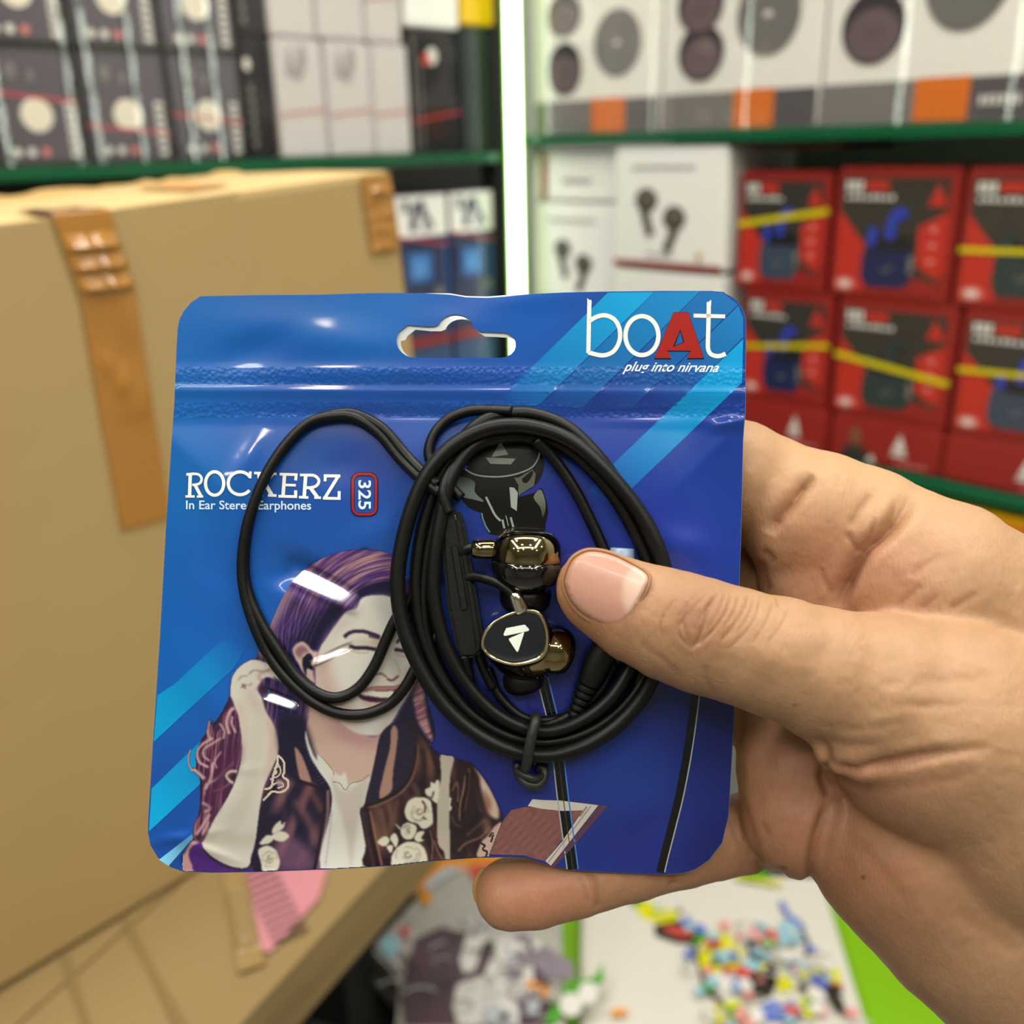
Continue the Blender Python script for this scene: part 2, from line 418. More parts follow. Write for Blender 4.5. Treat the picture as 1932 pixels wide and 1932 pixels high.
# upper left shelf: black cartons 3 x 2
def black_carton(aL, w, z, h, label, vt):
    t = carton('black_carton', 'L', aL, z, w, h, .10, label, 'box', m_blk, 'black cartons on the upper left shelf')
    decal('aubergine_panel', [[(.004, .004), (w - .004, .004), (w - .004, h - .004), (.004, h - .004)]], t, m_purp, -.0004)
    decal('white_disc', [disc_pts(w * .50, h * .43, .0135, .0135)], t, m_cream, -.0008)
    decal('round_icon', [disc_pts(w * .22 + .012 * i, h * .115, .0038, .0038, 10) for i in range(2)], t, m_ink, -.0008)
    decal('red_icon', [disc_pts(w * .22 + .024, h * .115, .0038, .0038, 10)], t, m_pink, -.0008)
    decal('small_earbud', [disc_pts(w * .30, h * .80, .005, .007, 12), disc_pts(w * .50, h * .76, .003, .005, 12)], t, m_cap, -.0008)
    n = 7
    decal('vertical_word', [[(w - .014, .006 + i * .0068), (w - .006, .006 + i * .0068), (w - .006, .0105 + i * .0068), (w - .014, .0105 + i * .0068)] for i in range(n)], t, m_ink, -.0008)
    shrink_film(t, w, h, ((.07 + .12 * (aL < .5), .0075), (.86 if aL > .6 else .58, .0065)), int(vt * 50))
    decal('tear_strip', [ribbon([(.002, vt * h), (w - .002, (vt - .08) * h)], .0022)], t, m_rstrip, -.001)
    return t
BZ = 1.4915
for a, w, z, lab, v in ((.612, .076, BZ, 'black carton with white disc, lower row at the left edge of the photo', .62),
                        (.534, .080, BZ, 'black carton with white disc, lower row, second from the left edge', .34),
                        (.452, .075, BZ, 'black carton with white disc, lower row, beside the white cartons', .44),
                        (.612, .076, BZ + .0945, 'black carton with white disc, upper row at the left edge of the photo', .6),
                        (.534, .080, BZ + .0945, 'black carton with white disc, upper row, second from the left edge', .7),
                        (.452, .075, BZ + .0945, 'black carton with white disc, upper row, beside the pale cartons', .75)):
    black_carton(a, w, z, .093, lab, v)
for z, lab in ((BZ, 'narrow black carton end, lower row, between discs and white cartons'), (BZ + .1115, 'narrow black carton end, upper row, above the other narrow end')):
    t = carton('narrow_black_carton', 'L', .374, z, .034, .110, .10, lab, 'box', m_blk, 'narrow black cartons beside the white ones')
    decal('silver_word', [[(.006, .010 + i * .010), (.011, .010 + i * .010), (.011, .017 + i * .010), (.006, .017 + i * .010)] for i in range(6)], t, m_cap)
    decal('silver_spot', [disc_pts(.007, .086, .004, .006, 12)], t, m_ink)
m_pale = mat('pale_card', (200, 195, 192), .4, coat=.15, bump=(10, .2))
for a, w, z, lab in ((.336, .058, BZ, 'pale grey-white carton with grey figure, lower row, left of three'), (.275, .058, BZ, 'pale grey-white carton with grey figure, lower row, middle of three'),
                     (.215, .050, BZ, 'plain pale carton, lower row, right of three'), (.337, .054, BZ + .1125, 'pale carton, upper row, above the leftmost pale carton'),
                     (.281, .060, BZ + .1125, 'pale carton, upper row, above the middle pale carton'), (.219, .048, BZ + .1125, 'pale carton, upper row, narrow one on the right')):
    t = carton('pale_carton', 'L', a, z, w, .111, .10, lab, 'box', m_pale, 'pale cartons on the upper left shelf')
    if 'figure' in lab:
        decal('grey_figure', [[(w * .2, .078), (w * .3, .106), (w * .42, .080), (w * .5, .104), (w * .62, .106), (w * .66, .090), (w * .5, .072)]], t, mat('soft_grey_ink', (158, 152, 148), .4))
    decal('tear_strip', [ribbon([(.001, .040), (w - .001, .046)], .0016)], t, m_rstrip, -.001)
t = carton('dark_carton', 'L', .163, BZ, .074, .128, .10, 'black carton with small red and white emblem and gloss painted along its edge', 'box', m_blk)
decal('white_emblem', [disc_pts(.034, .102, .008, .009, 16)], t, m_ink)
decal('red_emblem', [disc_pts(.024, .098, .006, .007, 14)], t, m_redl, -.0008)
decal('painted_edge_gloss', [[(.004, .004), (.007, .004), (.007, .122), (.004, .122)], [(.014, .004), (.016, .004), (.016, .10), (.014, .10)]], t, m_cap, -.0008)  # grey strips painted as gloss highlights along the edge
decal('tear_strip', [ribbon([(.001, .034), (.072, .044)], .0022)], t, m_rstrip, -.001)
t = carton('dark_carton', 'L', .086, BZ, .056, .134, .10, 'plain blackish carton next to the LED strip under the yellow one', 'box', mat('blue_black_card', (28, 32, 38), .4, coat=.3))
t = carton('pale_carton', 'L', .164, BZ + .1305, .078, .10, .10, 'white carton at the top edge between pale and yellow cartons', 'box', m_white2)
decal('tear_strip', [ribbon([(.001, .046), (.077, .058)], .0022)], t, m_rstrip, -.001)
t = carton('yellow_black_carton', 'L', .082, BZ + .1365, .054, .10, .10, 'yellow carton at the top edge beside the LED strip', 'box', m_yellow)

# lower left shelf: two columns of small blue and white cartons
for a, w, lab in ((.197, .080, 'small blue and white carton beside the big cardboard box'), (.113, .072, 'small blue and white carton beside the LED strip')):
    t = carton('blue_white_carton', 'L', a, 1.2225, w, .225, .10, lab, 'box', m_navy, 'blue and white cartons on the lower left shelf')
    decal('white_top', [[(.001, .178), (w - .001, .178), (w - .001, .224), (.001, .224)]], t, m_white2, -.0005)
    decal('device_picture', [ribbon([(.026, .184), (.030, .212), (.040, .216), (.044, .198)], .010), ribbon([(.044, .184), (.050, .200), (.056, .186)], .007)], t, m_navy, -.0009)
    decal('grey_word', [[(.010, .206), (.022, .206), (.020, .220), (.012, .220)]], t, m_cap, -.0009)
    decal('glowing_device', [rrect(.016, .126, .052, .160, .004)], t, m_sky, -.0009)
    decal('glow_core', [rrect(.022, .132, .044, .152, .004)], t, mat('pale_blue_ink', (80, 140, 205), .3), -.0012)
    decal('seal', [disc_pts(.062, .112, .007, .007, 14)], t, m_cap, -.0009)
    decal('tear_strip', [ribbon([(.001, .180), (w - .001, .166)], .0022)], t, m_rstrip, -.0014)
    decal('side_line', [[(w - .006, .060), (w - .003, .060), (w - .003, .17), (w - .006, .17)]], t, m_sky, -.0009)
    decal('lower_red_band', [[(.001, .050), (w - .001, .050), (w - .001, .060), (.001, .060)]], t, m_red, -.0009)
    decal('lower_blue_band', [[(.001, .012), (w - .001, .012), (w - .001, .046), (.001, .046)]], t, mat('steel_blue_ink', (52, 78, 118), .3), -.0009)
# ---------------------------------------------------------------- big cardboard boxes on the counter, sticker cartons
m_kraft = mat('kraft_card', (172, 146, 98), .7, noise=(7, .06), bump=(60, .2))
m_kraft_in = mat('kraft_edge', (204, 176, 122), .75, noise=(20, .06))
m_tape = mat('brown_packing_tape', (168, 116, 44), .16, coat=.8, bump=(55, .5), spec=.6)
m_clear = mat('clear_tape', (142, 118, 76), .1, coat=1, bump=(70, .9))
BM = Matrix.Translation((-.0764, .6957, 1.4847)) @ Matrix.Rotation(.75293, 4, 'Z') @ Matrix.Rotation(-.01304 * 0 - .0717, 4, 'Y') @ Matrix.Rotation(-.01304, 4, 'X')
t = root('cardboard_box', 'large brown cardboard box with tape strips standing on another box at left', 'box', M=BM)
bm = bmesh.new()
X0, X1, Y0, Y1, Z0, Z1 = -.56, 0, 0, .20, -.433, 0
def card(name, pts, th, n, parent, m, bev=.0012):
    """a cardboard panel: quad grid with slight warp, thickness th along n"""
    a, b, c, d = [Vector(p) for p in pts]; n = Vector(n); N = 10; V = []; F = []
    for side in (0, 1):
        for j in range(N + 1):
            for i in range(N + 1):
                u, v = i / N, j / N
                p = (a * (1 - u) + b * u) * (1 - v) + (d * (1 - u) + c * u) * v
                w = .0012 * math.sin(u * 7 + v * 5) * math.sin(math.pi * u) * math.sin(math.pi * v)
                V.append(p + n * (w - th * side))
    q = (N + 1) ** 2
    for j in range(N):
        for i in range(N):
            k = j * (N + 1) + i
            F.append((k, k + 1, k + N + 2, k + N + 1)); F.append((q + k, q + k + N + 1, q + k + N + 2, q + k + 1))
    for i in range(N):
        for k, l in ((i, i + 1), (N * (N + 1) + i + 1, N * (N + 1) + i), ((i + 1) * (N + 1), i * (N + 1)), (i * (N + 1) + N, (i + 1) * (N + 1) + N)):
            F.append((k, q + k, q + l, l))
    o = pydata(name, V, F, parent, m)
    bpy_bm = bmesh.new(); bpy_bm.from_mesh(o.data); bmesh.ops.recalc_face_normals(bpy_bm, faces=bpy_bm.faces); bpy_bm.to_mesh(o.data); bpy_bm.free()
    return o
def cardbox(t, x0, x1, y0, y1, z0, z1, m_kraft=m_kraft, m_kraft_in=m_kraft_in):
    card('front_panel', [(x0, y0, z0), (x1, y0, z0), (x1, y0, z1), (x0, y0, z1)], .004, (0, -1, 0), t, m_kraft)
    card('back_panel', [(x1, y1, z0), (x0, y1, z0), (x0, y1, z1), (x1, y1, z1)], .004, (0, 1, 0), t, m_kraft)
    card('side_panel', [(x1, y0, z0), (x1, y1, z0), (x1, y1, z1), (x1, y0, z1)], .004, (1, 0, 0), t, m_kraft)
    card('side_panel', [(x0, y1, z0), (x0, y0, z0), (x0, y0, z1), (x0, y1, z1)], .004, (-1, 0, 0), t, m_kraft)
    ym = (y0 + y1) / 2
    card('top_flap', [(x0, y0, z1), (x1, y0, z1), (x1, ym - .001, z1 + .001), (x0, ym - .001, z1 + .001)], .004, (0, 0, 1), t, m_kraft_in)
    card('top_flap', [(x0, ym + .001, z1 + .001), (x1, ym + .001, z1 + .001), (x1, y1, z1), (x0, y1, z1)], .004, (0, 0, 1), t, m_kraft_in)
    card('bottom_panel', [(x0, y1, z0), (x1, y1, z0), (x1, y0, z0), (x0, y0, z0)], .004, (0, 0, -1), t, m_kraft)
cardbox(t, X0, X1, Y0, Y1, Z0, Z1)
def tape(name, path, w, m, amp, seed, parent=None, pleat=None):
    """crumpled strip along path points (centre, across-vector, normal), each in the box frame"""
    r = np.random.RandomState(seed); n = 260; k = 14; V = []; F = []
    P = [np.array(p, float) for p, _, _ in path]; A = [np.array(a, float) for _, a, _ in path]; N_ = [np.array(q, float) for _, _, q in path]
    LEN = sum(np.linalg.norm(P[i + 1] - P[i]) for i in range(len(P) - 1))
    L = np.cumsum([0] + [np.linalg.norm(P[i + 1] - P[i]) for i in range(len(P) - 1)]); L /= L[-1]
    it = lambda X, t: np.array([np.interp(t, L, [x[c] for x in X]) for c in range(3)])
    bumps = r.rand(26, 5)
    for i in range(n + 1):
        t = i / n; p, a, q = it(P, t), it(A, t), it(N_, t); a /= np.linalg.norm(a); q /= np.linalg.norm(q)
        for j in range(k + 1):
            s = j / k - .5
            h = sum((b[0] - .3) * math.exp(-((t - b[1]) / (.02 + .04 * b[2])) ** 2 - ((s + .5 - b[3]) / (.05 + .2 * b[4])) ** 2) for b in bumps) * amp * min(1, 6 * (.5 - abs(s)) + .15)
            h = max(h, -.0004)
            if pleat and pleat[0] < t < pleat[1]:          # loose tape buckled into little pleats
                step = (pleat[1] - pleat[0]) / pleat[2]; f = ((t - pleat[0]) / step) % 1.0; up = f / .8 if f < .8 else (1 - f) / .2
                up = up if pleat[3] > 0 else (1 - f) / .8 if f > .2 else f / .2
                h = abs(pleat[3]) * step * LEN * .8 * min(1, up) * min(1, 5 * (.5 - abs(s))) * (min(1, .25 + 1.5 * abs(math.sin(math.pi * pleat[4] * (s + .5)))) if pleat[4] else 1)
            V.append(p + a * s * w + q * (.0006 + h))
    for i in range(n):
        for j in range(k): F.append((i * (k + 1) + j, i * (k + 1) + j + 1, (i + 1) * (k + 1) + j + 1, (i + 1) * (k + 1) + j))
    return pydata(name, V, F, parent, m, True)
AX = (1, 0, -.06)
tape('packing_tape', [((-.209, .055, .0016), AX, (0, 0, 1)), ((-.209, .006, .0016), AX, (0, 0, 1)), ((-.209, -.0012, .0010), AX, (0, -1, 1)), ((-.2085, -.0014, -.006), AX, (0, -1, 0)), ((-.205, -.0014, -.042), AX, (0, -1, 0)), ((-.2105, -.0014, -.105), AX, (0, -1, 0)), ((-.2155, -.0014, -.18), AX, (0, -1, 0))], .031, m_tape, .0022, 3, t, (.28, .42, 3, .5, 4))
tape('packing_tape', [((-.0135, -.0014, -.0015), AX, (0, -1, 0)), ((-.0128, -.0014, -.026), AX, (0, -1, 0)), ((-.0126, -.0014, -.050), AX, (0, -1, 0))], .0245, m_tape, .0030, 8, t)
decal('torn_kraft_patch', [[(-.13, .035), (-.098, .035), (-.085, .13), (-.115, .14)]], t, mat('torn_kraft', (182, 134, 78), .8, noise=(40, .15)), .0026, 'xy')
# torn paper rim at the flap's meeting edge
rng = random.Random(4)
V = []; F = []
for i in range(41):
    u = -.40 + .40 * i / 40; hgt = .0015 + rng.random() * .003 + (.007 if 17 < i < 27 else 0) * rng.random()
    V += [(u, .199, 0), (u, .1995, hgt), (u, .2015, 0)]
for i in range(40):
    k = 3 * i; F += [(k, k + 3, k + 4, k + 1), (k + 1, k + 4, k + 5, k + 2)]
pydata('torn_edge', V, F, t, m_kraft_in)

t = root('cardboard_box', 'lower cardboard box with pink barcode label under the large box', 'box', M=BM @ Matrix.Translation((-.2, -.109, -.4365)) @ Matrix.Rotation(R(16), 4, 'Z'))
m_kraft_shaded = mat('shaded_kraft_card', (132, 110, 70), .7, noise=(7, .08), bump=(60, .2))  # kraft colour darkened to paint in the shade on this lower box
cardbox(t, -.44, .17, 0, .24, -.045, -.0015, m_kraft_shaded, m_kraft_shaded)
m_plabel = mat('pink_label', (184, 122, 132), .4, coat=.25)
xy = lambda L: [((x + .2) * .96126 + (y + .109) * .27564, -(x + .2) * .27564 + (y + .109) * .96126) for x, y in L]
decal('pink_label', [xy([(-.2246, -.0175), (-.172, -.034), (-.1755, -.067), (-.1962, -.0864), (-.2411, -.1014), (-.252, -.088)])], t, m_plabel, .0012, 'xy')
for i in range(11):
    f = i / 10; ax, ay = -.2246 + (-.2411 + .2246) * f + .004, -.024 + (-.095 + .024) * f; 
    decal('barcode_bar', [xy([(ax, ay), (ax + .022, ay - .006), (ax + .022, ay - .006 - .0028), (ax, ay - .0028)])], t, mat('barcode_ink', (70, 48, 52), .4), .0016, 'xy')
q0, q1 = xy([(-.219, -.012), (-.256, -.104)]); e_ = (q1[1] - q0[1], q0[0] - q1[0], 0)
tape('clear_tape', [((*q0, .0012), e_, (0, 0, 1)), ((*q1, .0012), e_, (0, 0, 1))], .016, m_clear, .0020, 5, t, (.30, .85, 9, -1.25, 0))
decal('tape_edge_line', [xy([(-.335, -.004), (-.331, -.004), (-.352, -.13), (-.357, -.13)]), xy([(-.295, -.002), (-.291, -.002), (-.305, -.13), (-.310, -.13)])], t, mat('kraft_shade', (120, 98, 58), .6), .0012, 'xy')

CT = .745
t = root('support_crate', 'black crate added as a support in the shade under the lower cardboard box', 'crate', (-.14, .64, CT + .0002), R(43 + 16))  # crate added as a support to hold up the lower box
box('crate_body', -.36, .02, .03, .17, 0, .155, t, mat('black_plastic', (26, 26, 26), .5, noise=(20, .2)), .006, 2)
box('crate_rim', -.365, .025, .025, .175, .135, .150, t, mat('black_plastic_rim', (36, 36, 36), .4, noise=(20, .1)), .003, 2)
# counter
t = root('shop_counter', 'dark shop counter under the cartons', 'counter', (0, 0, 0))
m_ct = mat('counter_black', (38, 38, 36), .4, noise=(12, .2))
def slab(name, pts, z0, z1, m, bev):
    bm = bmesh.new(); f = bm.faces.new([bm.verts.new((x, y, z0)) for x, y in pts]); r = bmesh.ops.extrude_face_region(bm, geom=[f])
    for v in r['geom']:
        if isinstance(v, bmesh.types.BMVert): v.co.z = z1
    bmesh.ops.recalc_face_normals(bm, faces=bm.faces); bmesh.ops.bevel(bm, geom=bm.edges[:], offset=bev, segments=2, affect='EDGES', clamp_overlap=True)
    return bm_obj(name, bm, t, m)
slab('counter_top', [(-.84, .42), (.86, .42), (.34, .94), (-.32, .94)], CT - .03, CT, m_ct, .004)
slab('counter_base', [(-.76, .46), (.78, .46), (.34, .90), (-.32, .90)], 0, CT - .0305, m_ct, .003)
# lime green sheet
t = root('green_mat', 'bright lime green mat lying on the counter right of the white sticker carton', 'mat', (0, 0, CT + .0002))
o = card('mat_sheet', [(.03, .44, .0032), (.80, .44, .0032), (.44, .815, .0032), (.03, .86, .0032)], .0025, (0, 0, 1), t, mat('lime_green', (118, 170, 4), .55, noise=(8, .05)))
# white sticker carton with an abstract sticker-bomb print
K = 1.0786
STK = dict(y=mat('sticker_yellow', (206, 204, 10), .4), k=mat('sticker_black', (44, 40, 34), .4), b=mat('sticker_blue', (88, 112, 190), .4), r=mat('sticker_red', (196, 74, 66), .4),
           g=mat('sticker_green', (70, 150, 30), .4), w=mat('sticker_white', (214, 210, 204), .4), c=mat('sticker_cyan', (140, 184, 198), .4), o=mat('sticker_orange', (220, 140, 30), .4), p=mat('sticker_pink', (214, 140, 140), .4))
m_sheet = mat('white_board', (206, 202, 192), .45, noise=(9, .02))
STICKERS = [
 ('g', [(0.0243, 0.3636), (0.0317, 0.3712), (0.0487, 0.3641), (0.0365, 0.3485)]),
 ('y', [(0.0313, 0.36), (0.0459, 0.3655), (0.0542, 0.3612), (0.0737, 0.3544), (0.0798, 0.3432), (0.0637, 0.3329), (0.0363, 0.3427)]),
 ('k', [(0.0484, 0.3339), (0.0784, 0.3431), (0.0988, 0.3255), (0.0919, 0.3107), (0.0676, 0.3111), (0.049, 0.3191)]),
 ('r', [(0.0552, 0.3306), (0.0804, 0.3338), (0.0878, 0.3249), (0.0708, 0.3185)]),
 ('b', [(0.0835, 0.3377), (0.0972, 0.3366), (0.1002, 0.3256), (0.0904, 0.3233)]),
 ('g', [(0.0875, 0.3213), (0.1002, 0.3256), (0.0946, 0.3108), (0.0837, 0.3102)]),
 ('k', [(0.0837, 0.3102), (0.0871, 0.3111), (0.0896, 0.2828), (0.0918, 0.2583), (0.1044, 0.2463), (0.1109, 0.2383), (0.1081, 0.2357), (0.1001, 0.242), (0.0884, 0.2549), (0.0859, 0.2826)]),
 ('y', [(0.0919, 0.3107), (0.1073, 0.3279), (0.1204, 0.3231), (0.1311, 0.3023), (0.1234, 0.2847), (0.1038, 0.2736), (0.0897, 0.2761), (0.0878, 0.2964)]),
 ('k', [(0.1349, 0.3203), (0.1467, 0.3173), (0.1561, 0.2933), (0.158, 0.2734), (0.1496, 0.2536), (0.1359, 0.2466), (0.1263, 0.2586), (0.1251, 0.2781), (0.1359, 0.2991)]),
 ('p', [(0.1476, 0.2744), (0.1461, 0.2704), (0.1434, 0.2674), (0.1401, 0.2662), (0.1372, 0.267), (0.1354, 0.2698), (0.1351, 0.2737), (0.1365, 0.2778), (0.1393, 0.2808), (0.1426, 0.2821), (0.1456, 0.2812), (0.1474, 0.2784)]),
 ('w', [(0.0907, 0.2728), (0.1256, 0.2815), (0.125, 0.2586), (0.1088, 0.2513), (0.0919, 0.2599)]),
 ('b', [(0.1225, 0.2231), (0.1265, 0.2338), (0.1485, 0.2473), (0.1664, 0.2361), (0.1669, 0.2256)]),
 ('c', [(0.1688, 0.2906), (0.188, 0.289), (0.1812, 0.274), (0.165, 0.2771)]),
 ('y', [(0.1567, 0.2733), (0.1656, 0.2804), (0.1711, 0.2612), (0.1549, 0.2555)]),
 ('c', [(0.1694, 0.3405), (0.188, 0.3446), (0.1935, 0.3235), (0.1806, 0.3121), (0.1644, 0.3112)]),
 ('k', [(0.1868, 0.3452), (0.1909, 0.3455), (0.1946, 0.3128), (0.1899, 0.2986), (0.1859, 0.2984), (0.1908, 0.3126)]),
 ('r', [(0.1572, 0.3324), (0.1648, 0.3292), (0.159, 0.3109), (0.1521, 0.3176)]),
 ('p', [(0.1111, 0.3374), (0.1225, 0.3399), (0.1192, 0.3248), (0.1126, 0.3263)]),
 ('b', [(0.1741, 0.3677), (0.1799, 0.3688), (0.1826, 0.3526), (0.1957, 0.3345), (0.1922, 0.3307), (0.1777, 0.3485)]),
 ('b', [(0.1865, 0.2883), (0.1987, 0.2724), (0.2067, 0.2569), (0.1995, 0.2527), (0.1864, 0.2685)]),
 ('y', [(0.206, 0.2827), (0.2142, 0.2848), (0.2125, 0.2636), (0.204, 0.2593)]),
 ('r', [(0.2083, 0.2697), (0.214, 0.2636), (0.2083, 0.2564)]),
 ('k', [(0.196, 0.2594), (0.209, 0.2508), (0.2103, 0.2326), (0.2006, 0.235)]),
 ('y', [(0.1675, 0.2422), (0.1851, 0.2557), (0.1882, 0.2343), (0.1743, 0.2261)]),
 ('g', [(0.1757, 0.2458), (0.1838, 0.2493), (0.1838, 0.2371), (0.1758, 0.2336)]),
 ('y', [(0.1047, 0.2386), (0.1177, 0.2424), (0.12, 0.2229), (0.1077, 0.2222)]),
 ('y', [(0.1365, 0.4045), (0.1504, 0.3989), (0.1844, 0.394), (0.1777, 0.3888), (0.1496, 0.3939), (0.1356, 0.3973)]),
 ('g', [(0.1353, 0.4066), (0.1586, 0.4151), (0.1756, 0.4023), (0.1501, 0.3968)]),
 ('o', [(0.0023, 0.2235), (0.0162, 0.2274), (0.021, 0.2216), (0.0085, 0.2173)]),
 ('p', [(0.1936, 0.2346), (0.1922, 0.2316), (0.1898, 0.2293), (0.1869, 0.2283), (0.1844, 0.2289), (0.1828, 0.231), (0.1827, 0.234), (0.1841, 0.2371), (0.1865, 0.2395), (0.1894, 0.2404), (0.192, 0.2398), (0.1935, 0.2377)]),
]
COMIC = [
 ('m', [(0.0538, 0.1945), (0.0591, 0.2253), (0.0825, 0.2389), (0.1046, 0.2309), (0.1265, 0.2196), (0.1478, 0.2119), (0.1685, 0.1909), (0.1832, 0.171), (0.1907, 0.1225), (0.0577, 0.1264), (0.0517, 0.1624)]),
 ('w', [(0.0979, 0.1457), (0.1005, 0.1703), (0.1245, 0.1792), (0.1372, 0.2192), (0.1479, 0.226), (0.1686, 0.1943), (0.1692, 0.1714), (0.1576, 0.1592), (0.1546, 0.125), (0.1037, 0.1265)]),
 ('w', [(0.1121, 0.2527), (0.1288, 0.2484), (0.1167, 0.1859), (0.1065, 0.1814), (0.102, 0.1963)]),
 ('l', [(0.0582, 0.236), (0.0658, 0.2813), (0.1017, 0.3085), (0.1118, 0.2641), (0.0907, 0.2386)]),
 ('c', [(0.0261, 0.2193), (0.0344, 0.2296), (0.0446, 0.2222), (0.045, 0.2049), (0.0347, 0.2018)]),
 ('r', [(0.0418, 0.2366), (0.0538, 0.2398), (0.0516, 0.2185)]),
 ('w', [(0.0374, 0.2017), (0.0476, 0.2048), (0.0475, 0.1848)]),
 ('v', [(0.1479, 0.2154), (0.1719, 0.2181), (0.2048, 0.1898), (0.2061, 0.1703), (0.1807, 0.1711), (0.1685, 0.1909)]),
 ('o', [(0.1613, 0.1591), (0.1634, 0.1716), (0.1829, 0.1631), (0.1798, 0.1509)]),
 ('g', [(0.1763, 0.1244), (0.1871, 0.1461), (0.1981, 0.1642), (0.2241, 0.1729), (0.232, 0.1889), (0.2316, 0.1663), (0.2077, 0.1577), (0.1943, 0.1429), (0.1884, 0.124)]),
 ('w', [(0.2103, 0.1424), (0.2085, 0.1362), (0.2046, 0.1318), (0.1997, 0.1303), (0.1949, 0.1321), (0.1916, 0.1367), (0.1906, 0.143), (0.1923, 0.1493), (0.1962, 0.1538), (0.2013, 0.1554), (0.2062, 0.1535), (0.2095, 0.1488)]),
 ('w', [(0.2249, 0.1541), (0.2232, 0.148), (0.2197, 0.1437), (0.2152, 0.1423), (0.211, 0.144), (0.2082, 0.1485), (0.2075, 0.1546), (0.2091, 0.1608), (0.2127, 0.1652), (0.2172, 0.1668), (0.2215, 0.165), (0.2243, 0.1603)]),
 ('r', [(0.1056, 0.3232), (0.1426, 0.324), (0.1368, 0.301), (0.1108, 0.2978)]),
 ('o', [(0.0804, 0.3241), (0.1486, 0.3325), (0.1642, 0.3354), (0.1574, 0.3235), (0.0837, 0.3175)]),
 ('o', [(0.0586, 0.2815), (0.0713, 0.2831), (0.0697, 0.2655), (0.0613, 0.2658)]),
 ('s', [(0.062, 0.2934), (0.0808, 0.3176), (0.1043, 0.3189), (0.0818, 0.2988), (0.0656, 0.2833)]),
 ('s', [(0.1465, 0.2017), (0.1557, 0.2014), (0.1578, 0.1718), (0.1475, 0.1626), (0.1446, 0.1786)]),
]
STK.update(m=mat('plum_print', (86, 66, 74), .4, noise=(30, .12)), l=mat('ash_print', (170, 166, 158), .4, noise=(40, .1)), v=mat('lavender_grey_print', (132, 120, 132), .4, noise=(60, .2)), s=mat('silver_print', (176, 182, 186), .4))
def top_prints(t, lst, z, names, y_lift=.00025):
    for i, (c, P) in enumerate(lst):
        decal(names[c], [P], t, STK[c], z + y_lift * (i + 1), 'xy')
NM = dict(y='yellow_patch', k='black_patch', b='blue_patch', r='red_patch', g='green_patch', w='white_patch', c='cyan_patch', o='orange_patch', p='pink_patch', m='plum_patch', l='ash_patch', v='lavender_patch', s='silver_patch')
t = root('sticker_carton', 'flat white carton with colourful sticker-bomb print lying on the counter', 'box', (.052, .43, CT + .0054), R(-5))
box('carton_body', -.021, .226, .0, .412, 0, .0268, t, m_sheet, .003, 2)
box('lid_rim', -.0225, .2275, -.0015, .4135, .004, .0085, t, m_white, .0008)
sticker_t = t
top_prints(t, STICKERS, .0268, NM)
t = root('comic_print_carton', 'plum and white printed carton with blue corner left of the sticker carton', 'box', (-.16, .50, CT + .0002))
def prism(name, pts, z0, z1, parent, m, bev=.003):
    bm = bmesh.new()
    f = bm.faces.new([bm.verts.new((x, y, z0)) for x, y in pts])
    r = bmesh.ops.extrude_face_region(bm, geom=[f])
    for v in r['geom']:
        if isinstance(v, bmesh.types.BMVert): v.co.z = z1
    bmesh.ops.recalc_face_normals(bm, faces=bm.faces)
    if bev: bmesh.ops.bevel(bm, geom=bm.edges[:], offset=bev, segments=2, affect='EDGES', clamp_overlap=True)
    return bm_obj(name, bm, parent, m)
prism('carton_body', [(.018, .218), (.052, .275), (.078, .318), (.120, .322), (.1985, .30), (.192, .03), (.055, .03), (.048, .18)], 0, .0548, t, STK['l'], .004)
prism('lid_rim', [(.0165, .218), (.0505, .276), (.0775, .3195), (.120, .3235), (.2, .3015), (.1935, .0285), (.0535, .0285), (.0465, .18)], .012, .016, t, STK['s'], .0008)
comic_t = t
top_prints(t, [q for q in COMIC if q[0] != 'x'], .0548, NM)
# small printed scribbles that enliven both prints
def scribbles(t, name, area, cols, n, z, seed, r0, r1, stroke=False):
    q = random.Random(seed); A = np.array(area); got = {c: [] for c in cols}; k = 0
    while k < n:
        x, y = q.uniform(A[:, 0].min(), A[:, 0].max()), q.uniform(A[:, 1].min(), A[:, 1].max())
        if not poly_has(x, y, area): continue
        r, a = q.uniform(r0, r1), q.uniform(0, 6.28); k += 1
        if stroke: P = ribbon(arc(x, y, r * 1.6, r, math.degrees(a), math.degrees(a) + q.uniform(80, 220), 7), r * .22)
        else: P = [(x + r * q.uniform(.5, 1.2) * math.cos(a + 6.28 * i / 7), y + r * q.uniform(.5, 1.2) * math.sin(a + 6.28 * i / 7)) for i in range(7)]
        got[q.choice(cols)].append(P)
    for i, c in enumerate(cols):
        if got[c]: decal(name, got[c], t, STK[c], z + .0002 * i, 'xy')['kind'] = 'stuff'
def poly_has(x, y, P):
    ins = False; j = len(P) - 1
    for i in range(len(P)):
        if (P[i][1] > y) != (P[j][1] > y) and x < (P[j][0] - P[i][0]) * (y - P[i][1]) / (P[j][1] - P[i][1]) + P[i][0]: ins = not ins
        j = i
    return ins
SHAPE = [(.046, .360), (.075, .352), (.092, .318), (.130, .318), (.150, .345), (.190, .330), (.205, .28), (.222, .225), (.215, .16), (.10, .16), (.085, .22), (.078, .29)]
scribbles(sticker_t, 'sticker_patch', SHAPE, 'ykbrgwcp', 90, .0268 + .0078, 5, .004, .010)
scribbles(sticker_t, 'sticker_outline', SHAPE, 'kw', 70, .0268 + .0098, 6, .003, .007, True)
scribbles(comic_t, 'comic_outline', [(.03, .22), (.07, .30), (.18, .29), (.19, .06), (.06, .06)], 'mks', 60, .0548 + .0052, 7, .004, .010, True)
